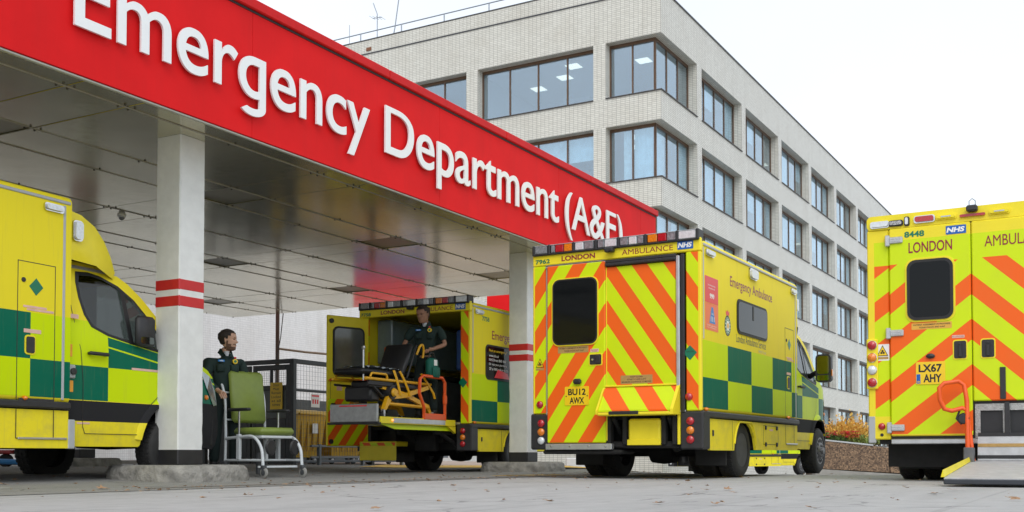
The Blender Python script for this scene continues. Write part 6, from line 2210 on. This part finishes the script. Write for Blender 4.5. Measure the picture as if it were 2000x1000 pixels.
def head_verts(scale=1.0, zmin=-1, n=28, rows=22):
    """front is +x. z runs 0 (chin) .. .235 (crown); returns ring grid"""
    def interp(t, tab):
        for (a, va), (b, vb) in zip(tab, tab[1:]):
            if t <= b:
                k = (t - a) / (b - a); k = k * k * (3 - 2 * k)
                return va + (vb - va) * k
        return tab[-1][1]
    front = [(0, .070), (.06, .092), (.16, .094), (.24, .098), (.30, .094), (.42, .097), (.52, .091), (.60, .099), (.75, .094), (.88, .070), (1, .0)]
    back = [(0, -.03), (.08, .0), (.2, .045), (.35, .075), (.55, .096), (.72, .096), (.88, .070), (1, .0)]
    wid = [(0, .030), (.06, .044), (.18, .058), (.35, .068), (.50, .072), (.65, .077), (.80, .070), (.92, .046), (1, .0)]
    V = []
    for i in range(rows + 1):
        t = i / rows
        z = .235 * t
        if t > .9:
            z = .235 * (.9 + .1 * math.sin((t - .9) / .1 * PI / 2))
        fr, bk, w = interp(t, front), interp(t, back), interp(t, wid)
        ring = []
        for k in range(n):
            a = 2 * PI * k / n
            ca, sa = math.cos(a), math.sin(a)
            e = .82
            x = (fr if ca > 0 else bk) * (abs(ca) ** e) * (1 if ca > 0 else -1)
            y = w * (abs(sa) ** .88) * (1 if sa > 0 else -1)
            if ca > 0:      # nose, eye sockets, lips
                nose = math.exp(-((t - .40) / .055) ** 2) * .024 + math.exp(-((t - .50) / .07) ** 2) * .010
                x += nose * math.exp(-(y / .014) ** 2)
                x -= .012 * math.exp(-((t - .52) / .04) ** 2) * math.exp(-((abs(y) - .032) / .016) ** 2)
                x += .006 * math.exp(-((t - .235) / .03) ** 2) * math.exp(-(y / .022) ** 2)
            ring.append((x * scale, y * scale, z))
        V.append(ring)
    return V
def head_mesh(mb, M, scale=1.0, keep=None, lift=0):
    n = 36 if keep is None else 80
    V = head_verts(scale, n=n, rows=30 if keep is None else 64)
    flat = [p for r in V for p in r]
    f = []
    for i in range(len(V) - 1):
        for k in range(n):
            q_ = (i * n + k, i * n + (k + 1) % n, (i + 1) * n + (k + 1) % n, (i + 1) * n + k)
            c = [sum(flat[j][d] for j in q_) / 4 for d in range(3)]
            if keep is None or keep(c):
                f.append(q_)
    used = sorted({j for q_ in f for j in q_})
    mp = {j: i for i, j in enumerate(used)}
    mb.add([Vector(flat[j]) + Vector((0, 0, lift * flat[j][2])) for j in used], [tuple(mp[j] for j in q_) for q_ in f], M)

def hand_chains(wrist, d, palm_n, side, r=.011):
    """hand gripping: d direction of the palm, palm_n normal the fingers curl to"""
    d, pn = Vector(d).normalized(), Vector(palm_n).normalized()
    s = d.cross(pn).normalized() * side
    w = Vector(wrist)
    k = w + d * .055
    ch = [[(tuple(w), .026), (tuple(w + d * .03), (.034, .018)), (tuple(k + d * .02), (.038, .016))]]
    for i, (off, ln) in enumerate(((-.030, .070), (-.010, .080), (.011, .075), (.030, .060))):
        b = k + d * .015 + s * off
        p1 = b + d * ln * .45 + pn * .010
        p2 = p1 + (d * .45 + pn * .9).normalized() * ln * .38
        p3 = p2 + (-d * .35 + pn * .9).normalized() * ln * .30
        ch.append([(tuple(b), .0105), (tuple(p1), .0098), (tuple(p2), .009), (tuple(p3), .0075)])
    b = w + d * .025 - s * .026
    p1 = b + (d * .5 - s * .6 + pn * .4).normalized() * .036
    p2 = p1 + (d * .7 + pn * .7).normalized() * .030
    ch.append([(tuple(b), .013), (tuple(p1), .011), (tuple(p2), .0085)])
    return ch

def person(name, label, loc, rz, J, skin_m, head_yaw, head_pitch, beard=False, long_sleeve=True, chestx=.115):
    root = thing(name, label, 'person', loc, rz)
    R = lambda k: Vector(J[k])
    arms = []
    for s, S_ in ((1, 'L'), (-1, 'R')):
        arms.append([(J['chest'], .06), (tuple(R('sh' + S_) - Vector((.01, 0, .03))), .026), (J['el' + S_], .038), (J['wr' + S_], .027)])
    legs = []
    for S_ in 'LR':
        legs.append([(J['pelvis'], .08), (J['hip' + S_], .06), (J['kn' + S_], .045), (tuple(R('an' + S_) + Vector((0, 0, .08))), .03)])
    chains = [[(J['pelvis'], .08), (J['waist'], .07), (J['chest'], .06), (tuple(R('neck') - Vector((0, 0, .04))), .056), (J['neck'], .056), (J['head0'], .054)]] + arms + legs
    for s, S_ in ((1, 'L'), (-1, 'R')):
        chains += hand_chains(J['wr' + S_], R('hd' + S_), R('pn' + S_), s if s > 0 else -1)
    body = skin_mesh(chains)
    HM = Matrix.Translation(J['head0']) @ Matrix.Rotation(head_yaw, 4, 'Z') @ Matrix.Rotation(head_pitch, 4, 'Y') @ Matrix.Translation((.012, 0, -.035)) @ Matrix.Scale(1.09, 4)
    hb = MB(); head_mesh(hb, HM)
    for s in (-1, 1):       # ears
        e = [(0.0, s * .071, .115), (-.012, s * .084, .135), (-.008, s * .088, .105), (.004, s * .078, .085), (-.016, s * .078, .09), (-.022, s * .076, .12)]
        hb.add([HM @ Vector(q_) for q_ in e], [(0, 1, 2), (0, 2, 3), (1, 5, 2), (2, 5, 4), (2, 4, 3)])
    bm = bmesh.new(); bm.from_mesh(body)
    tmp = bpy.data.meshes.new('h'); tmp.from_pydata(hb.v, [], hb.f); bm.from_mesh(tmp)
    bmesh.ops.recalc_face_normals(bm, faces=bm.faces)
    bm.to_mesh(body); bm.free()
    body.materials.clear(); body.materials.append(skin_m); body.shade_smooth(); body.update()
    body.name = 'body'
    b = link('body', body, root)
    def child(nm, me, m):
        me.materials.clear(); me.materials.append(m); me.shade_smooth(); return link(nm, me, root)
    hm = MB(); head_mesh(hm, HM @ Matrix.Translation((-.003, 0, -.004)), 1.075, lambda c: c[2] > .235 * (.80 if c[0] > .055 else (.66 if c[0] > .02 else (.52 if c[0] > -.01 else .26))), .05)
    hm.build('hair', M_HAIR, root, 60, fixn=True)
    if beard:
        hm = MB(); head_mesh(hm, HM @ Matrix.Translation((0, 0, -.003)), 1.03, lambda c: (c[2] < .235 * .17 and c[0] > .02) or (c[2] < .235 * .30 and .0 < c[0] < .055) or (c[2] < .235 * .45 and .0 < c[0] < .02) or (.235 * .27 < c[2] < .235 * .31 and c[0] > .075))
        hm.build('beard', M_BEARD, root, 60, fixn=True)
    for s in (-1, 1):
        em = MB(); em.cbox(.072, .0845, s * .031 - .012, s * .031 + .012, .117, .125, .004, HM); em.build('eye', M_BLACKP, root, 50)
        em = MB(); em.cbox(.082, .093, s * .032 - .016, s * .032 + .016, .137, .143, .003, HM); em.build('eyebrow', M_HAIR, root, 50)
    em = MB(); em.cbox(.088, .0985, -.022, .022, .053, .058, .002, HM); em.build('mouth', mat('lip', (.30, .10, .08), .5), root)
    # clothes follow the same joints, a little larger
    g = .012
    ar = []
    for S_ in 'LR':
        c = [(J['chest'], (.165, .125)), (J['sh' + S_], .078), (J['el' + S_], .060)]
        if long_sleeve:
            m = R('el' + S_).lerp(R('wr' + S_), .88)
            c.append((tuple(m), .043))
        else:
            c[-1] = (tuple(R('sh' + S_).lerp(R('el' + S_), .80)), .066)
        ar.append(c)
    shirt = skin_mesh([[(tuple(R('pelvis') + Vector((0, 0, .02))), (.168, .125)), (J['waist'], (.165, .118)), (J['chest'], (.165, .125)), (tuple(R('chest').lerp(R('neck'), .55)), (.115, .09)), (tuple(R('chest').lerp(R('neck'), .86)), (.072, .066))]] + ar)
    child('shirt', shirt, M_UNI)
    tl = [[(J['pelvis'], (.162, .12)), (J['hip' + S_], .098), (J['kn' + S_], .074), (tuple(R('an' + S_) + Vector((0, 0, .06))), .066)] for S_ in 'LR']
    child('trousers', skin_mesh([[(tuple(R('waist') - Vector((0, 0, .05))), (.155, .112)), (J['pelvis'], (.162, .12))]] + tl), M_UNI2)
    for S_ in 'LR':
        child('boot', skin_mesh([[(tuple(R('an' + S_) + Vector((0, 0, .12))), .056), (tuple(R('an' + S_) - Vector((0, 0, .02))), .058), (J['toe' + S_], (.05, .038))]]), M_BOOT)
    # collar and white T-shirt at the neck
    ck = Matrix.Translation(R('neck'))
    mb = MB(); mb.tube([R('neck') + Vector((.035, 0, -.075)), R('neck') + Vector((.030, 0, -.018))], [.030, .038], 12); mb.build('undershirt', M_TEE, root, 60)
    for s in (-1, 1):
        mb = MB()
        a = R('neck')
        mb.add([a + Vector(q_) for q_ in ((-.05, s * .055, .025), (.035, s * .062, .005), (.10, s * .018, -.085), (.075, s * .075, -.08), (-.045, s * .088, -.03))], [(0, 1, 2, 3, 4)])
        mb.add([a + Vector(q_) for q_ in ((-.05, s * .055, .025), (-.062, 0, .03), (-.072, 0, -.02), (-.045, s * .088, -.03))], [(0, 1, 2, 3)])
        mb.build('collar', M_UNI, root, 0)
        c = R('chest') + Vector((chestx, s * .085, .0))
        if s > 0:
            mb = MB(); mb.lathe([(.032, -.02), (.03, .012), (.001, .014)], c + Vector((0, 0, .03)), 'x', 16); q_ = mb.build('badge', M_PLATE, root)
            mb = MB(); mb.lathe([(.018, .010), (.016, .017), (.001, .018)], c + Vector((0, 0, .03)), 'x', 12); mb.build('emblem', M_GVIN, q_)
            mb = MB(); mb.cbox(c.x, c.x + .012, c.y - .014, c.y + .014, c.z + .066, c.z + .085, .004); mb.build('crown', M_POR, q_)
        else:
            mb = MB(); mb.cbox(c.x - .01, c.x + .012, c.y - .038, c.y + .038, c.z + .02, c.z + .045, .002); q_ = mb.build('badge', M_POB, root)
            fit_text('lettering', 'NHS', (c.x + .0125, c.y - .022, c.z + .024), (0, 1, 0), (0, 0, 1), .044, .016, M_WV, q_, .02)
        mb = MB(); mb.cbox(c.x - .03, c.x + .004, c.y - .05, c.y + .05, c.z - .10, c.z - .005, .012); mb.build('pocket', M_UNI, root, 50)
        e = R('shL' if s > 0 else 'shR')
    mb = MB(); mb.cbox(R('waist').x - .125, R('waist').x + .125, -.17, .17, R('pelvis').z + .05, R('pelvis').z + .085, .03)
    return root

J1 = dict(pelvis=(0, 0, .96), waist=(.01, 0, 1.12), chest=(.0, 0, 1.36), neck=(.01, 0, 1.53), head0=(.03, 0, 1.565),
          shL=(-.01, .195, 1.405), elL=(-.03, .27, 1.14), wrL=(.06, .27, .90), hdL=(.3, 0, -1), pnL=(0, -.2, -1),
          shR=(-.01, -.195, 1.405), elR=(.05, -.27, 1.15), wrR=(.27, -.15, 1.01), hdR=(.9, .1, -.35), pnR=(.1, .3, -1),
          hipL=(0, .10, .90), knL=(.03, .11, .50), anL=(-.02, .12, .09), toeL=(.14, .14, .035),
          hipR=(0, -.10, .90), knR=(.0, -.11, .50), anR=(-.05, -.12, .09), toeR=(.11, -.14, .035))
P1 = person('person', 'bearded person in dark green uniform standing behind the green chair, looking right', on_ground(-3.50, 13.22), math.radians(-58), J1, M_SKIN, math.radians(62), math.radians(2), True)
J2 = dict(pelvis=(0, 0, .95), waist=(.02, 0, 1.10), chest=(.03, 0, 1.33), neck=(.06, 0, 1.49), head0=(.09, 0, 1.515),
          shL=(.03, .20, 1.40), elL=(.06, .31, 1.15), wrL=(.27, .15, 1.06), hdL=(.8, -.5, -.1), pnL=(.1, -.2, -1),
          shR=(.03, -.20, 1.40), elR=(.12, -.31, 1.15), wrR=(.30, -.30, .98), hdR=(.9, 0, -.4), pnR=(0, .2, -1),
          hipL=(0, .10, .89), knL=(.04, .11, .50), anL=(-.02, .12, .09), toeL=(.14, .14, .035),
          hipR=(0, -.10, .89), knR=(.02, -.11, .50), anR=(-.05, -.12, .09), toeR=(.11, -.14, .035))
P2 = person('person', 'person in short-sleeved dark green uniform bending over the stretcher in the ambulance doorway', tuple(bv(-.42, -.52, .803)), math.radians(-98), J2, M_SKIN2, math.radians(-28), math.radians(14), False, False)
P2.scale = (1.06, 1.06, 1.06)

# unseen board added beyond the open ambulance to colour the canopy ceiling's reflection
nb = thing('reflection_board', 'red and blue board added out of view beyond the dark-shaded ambulance for its reflection in the canopy ceiling', 'board', (-3.4, 30.0, zg(-3.4, 30)))
mb = MB(); mb.cbox(-1.0, 1.0, 0, .06, 1.95, 2.95, .01); mb.build('red_panel', M_POR, nb)
mb = MB(); mb.cbox(-1.0, 1.0, 0, .06, 1.2, 1.945, .01); mb.build('blue_panel', M_POB, nb)
for x in (-.8, .8):
    mb = MB(); mb.cbox(x - .04, x + .04, .062, .14, 0, 2.9, .006); mb.build('post', M_GREYF, nb)
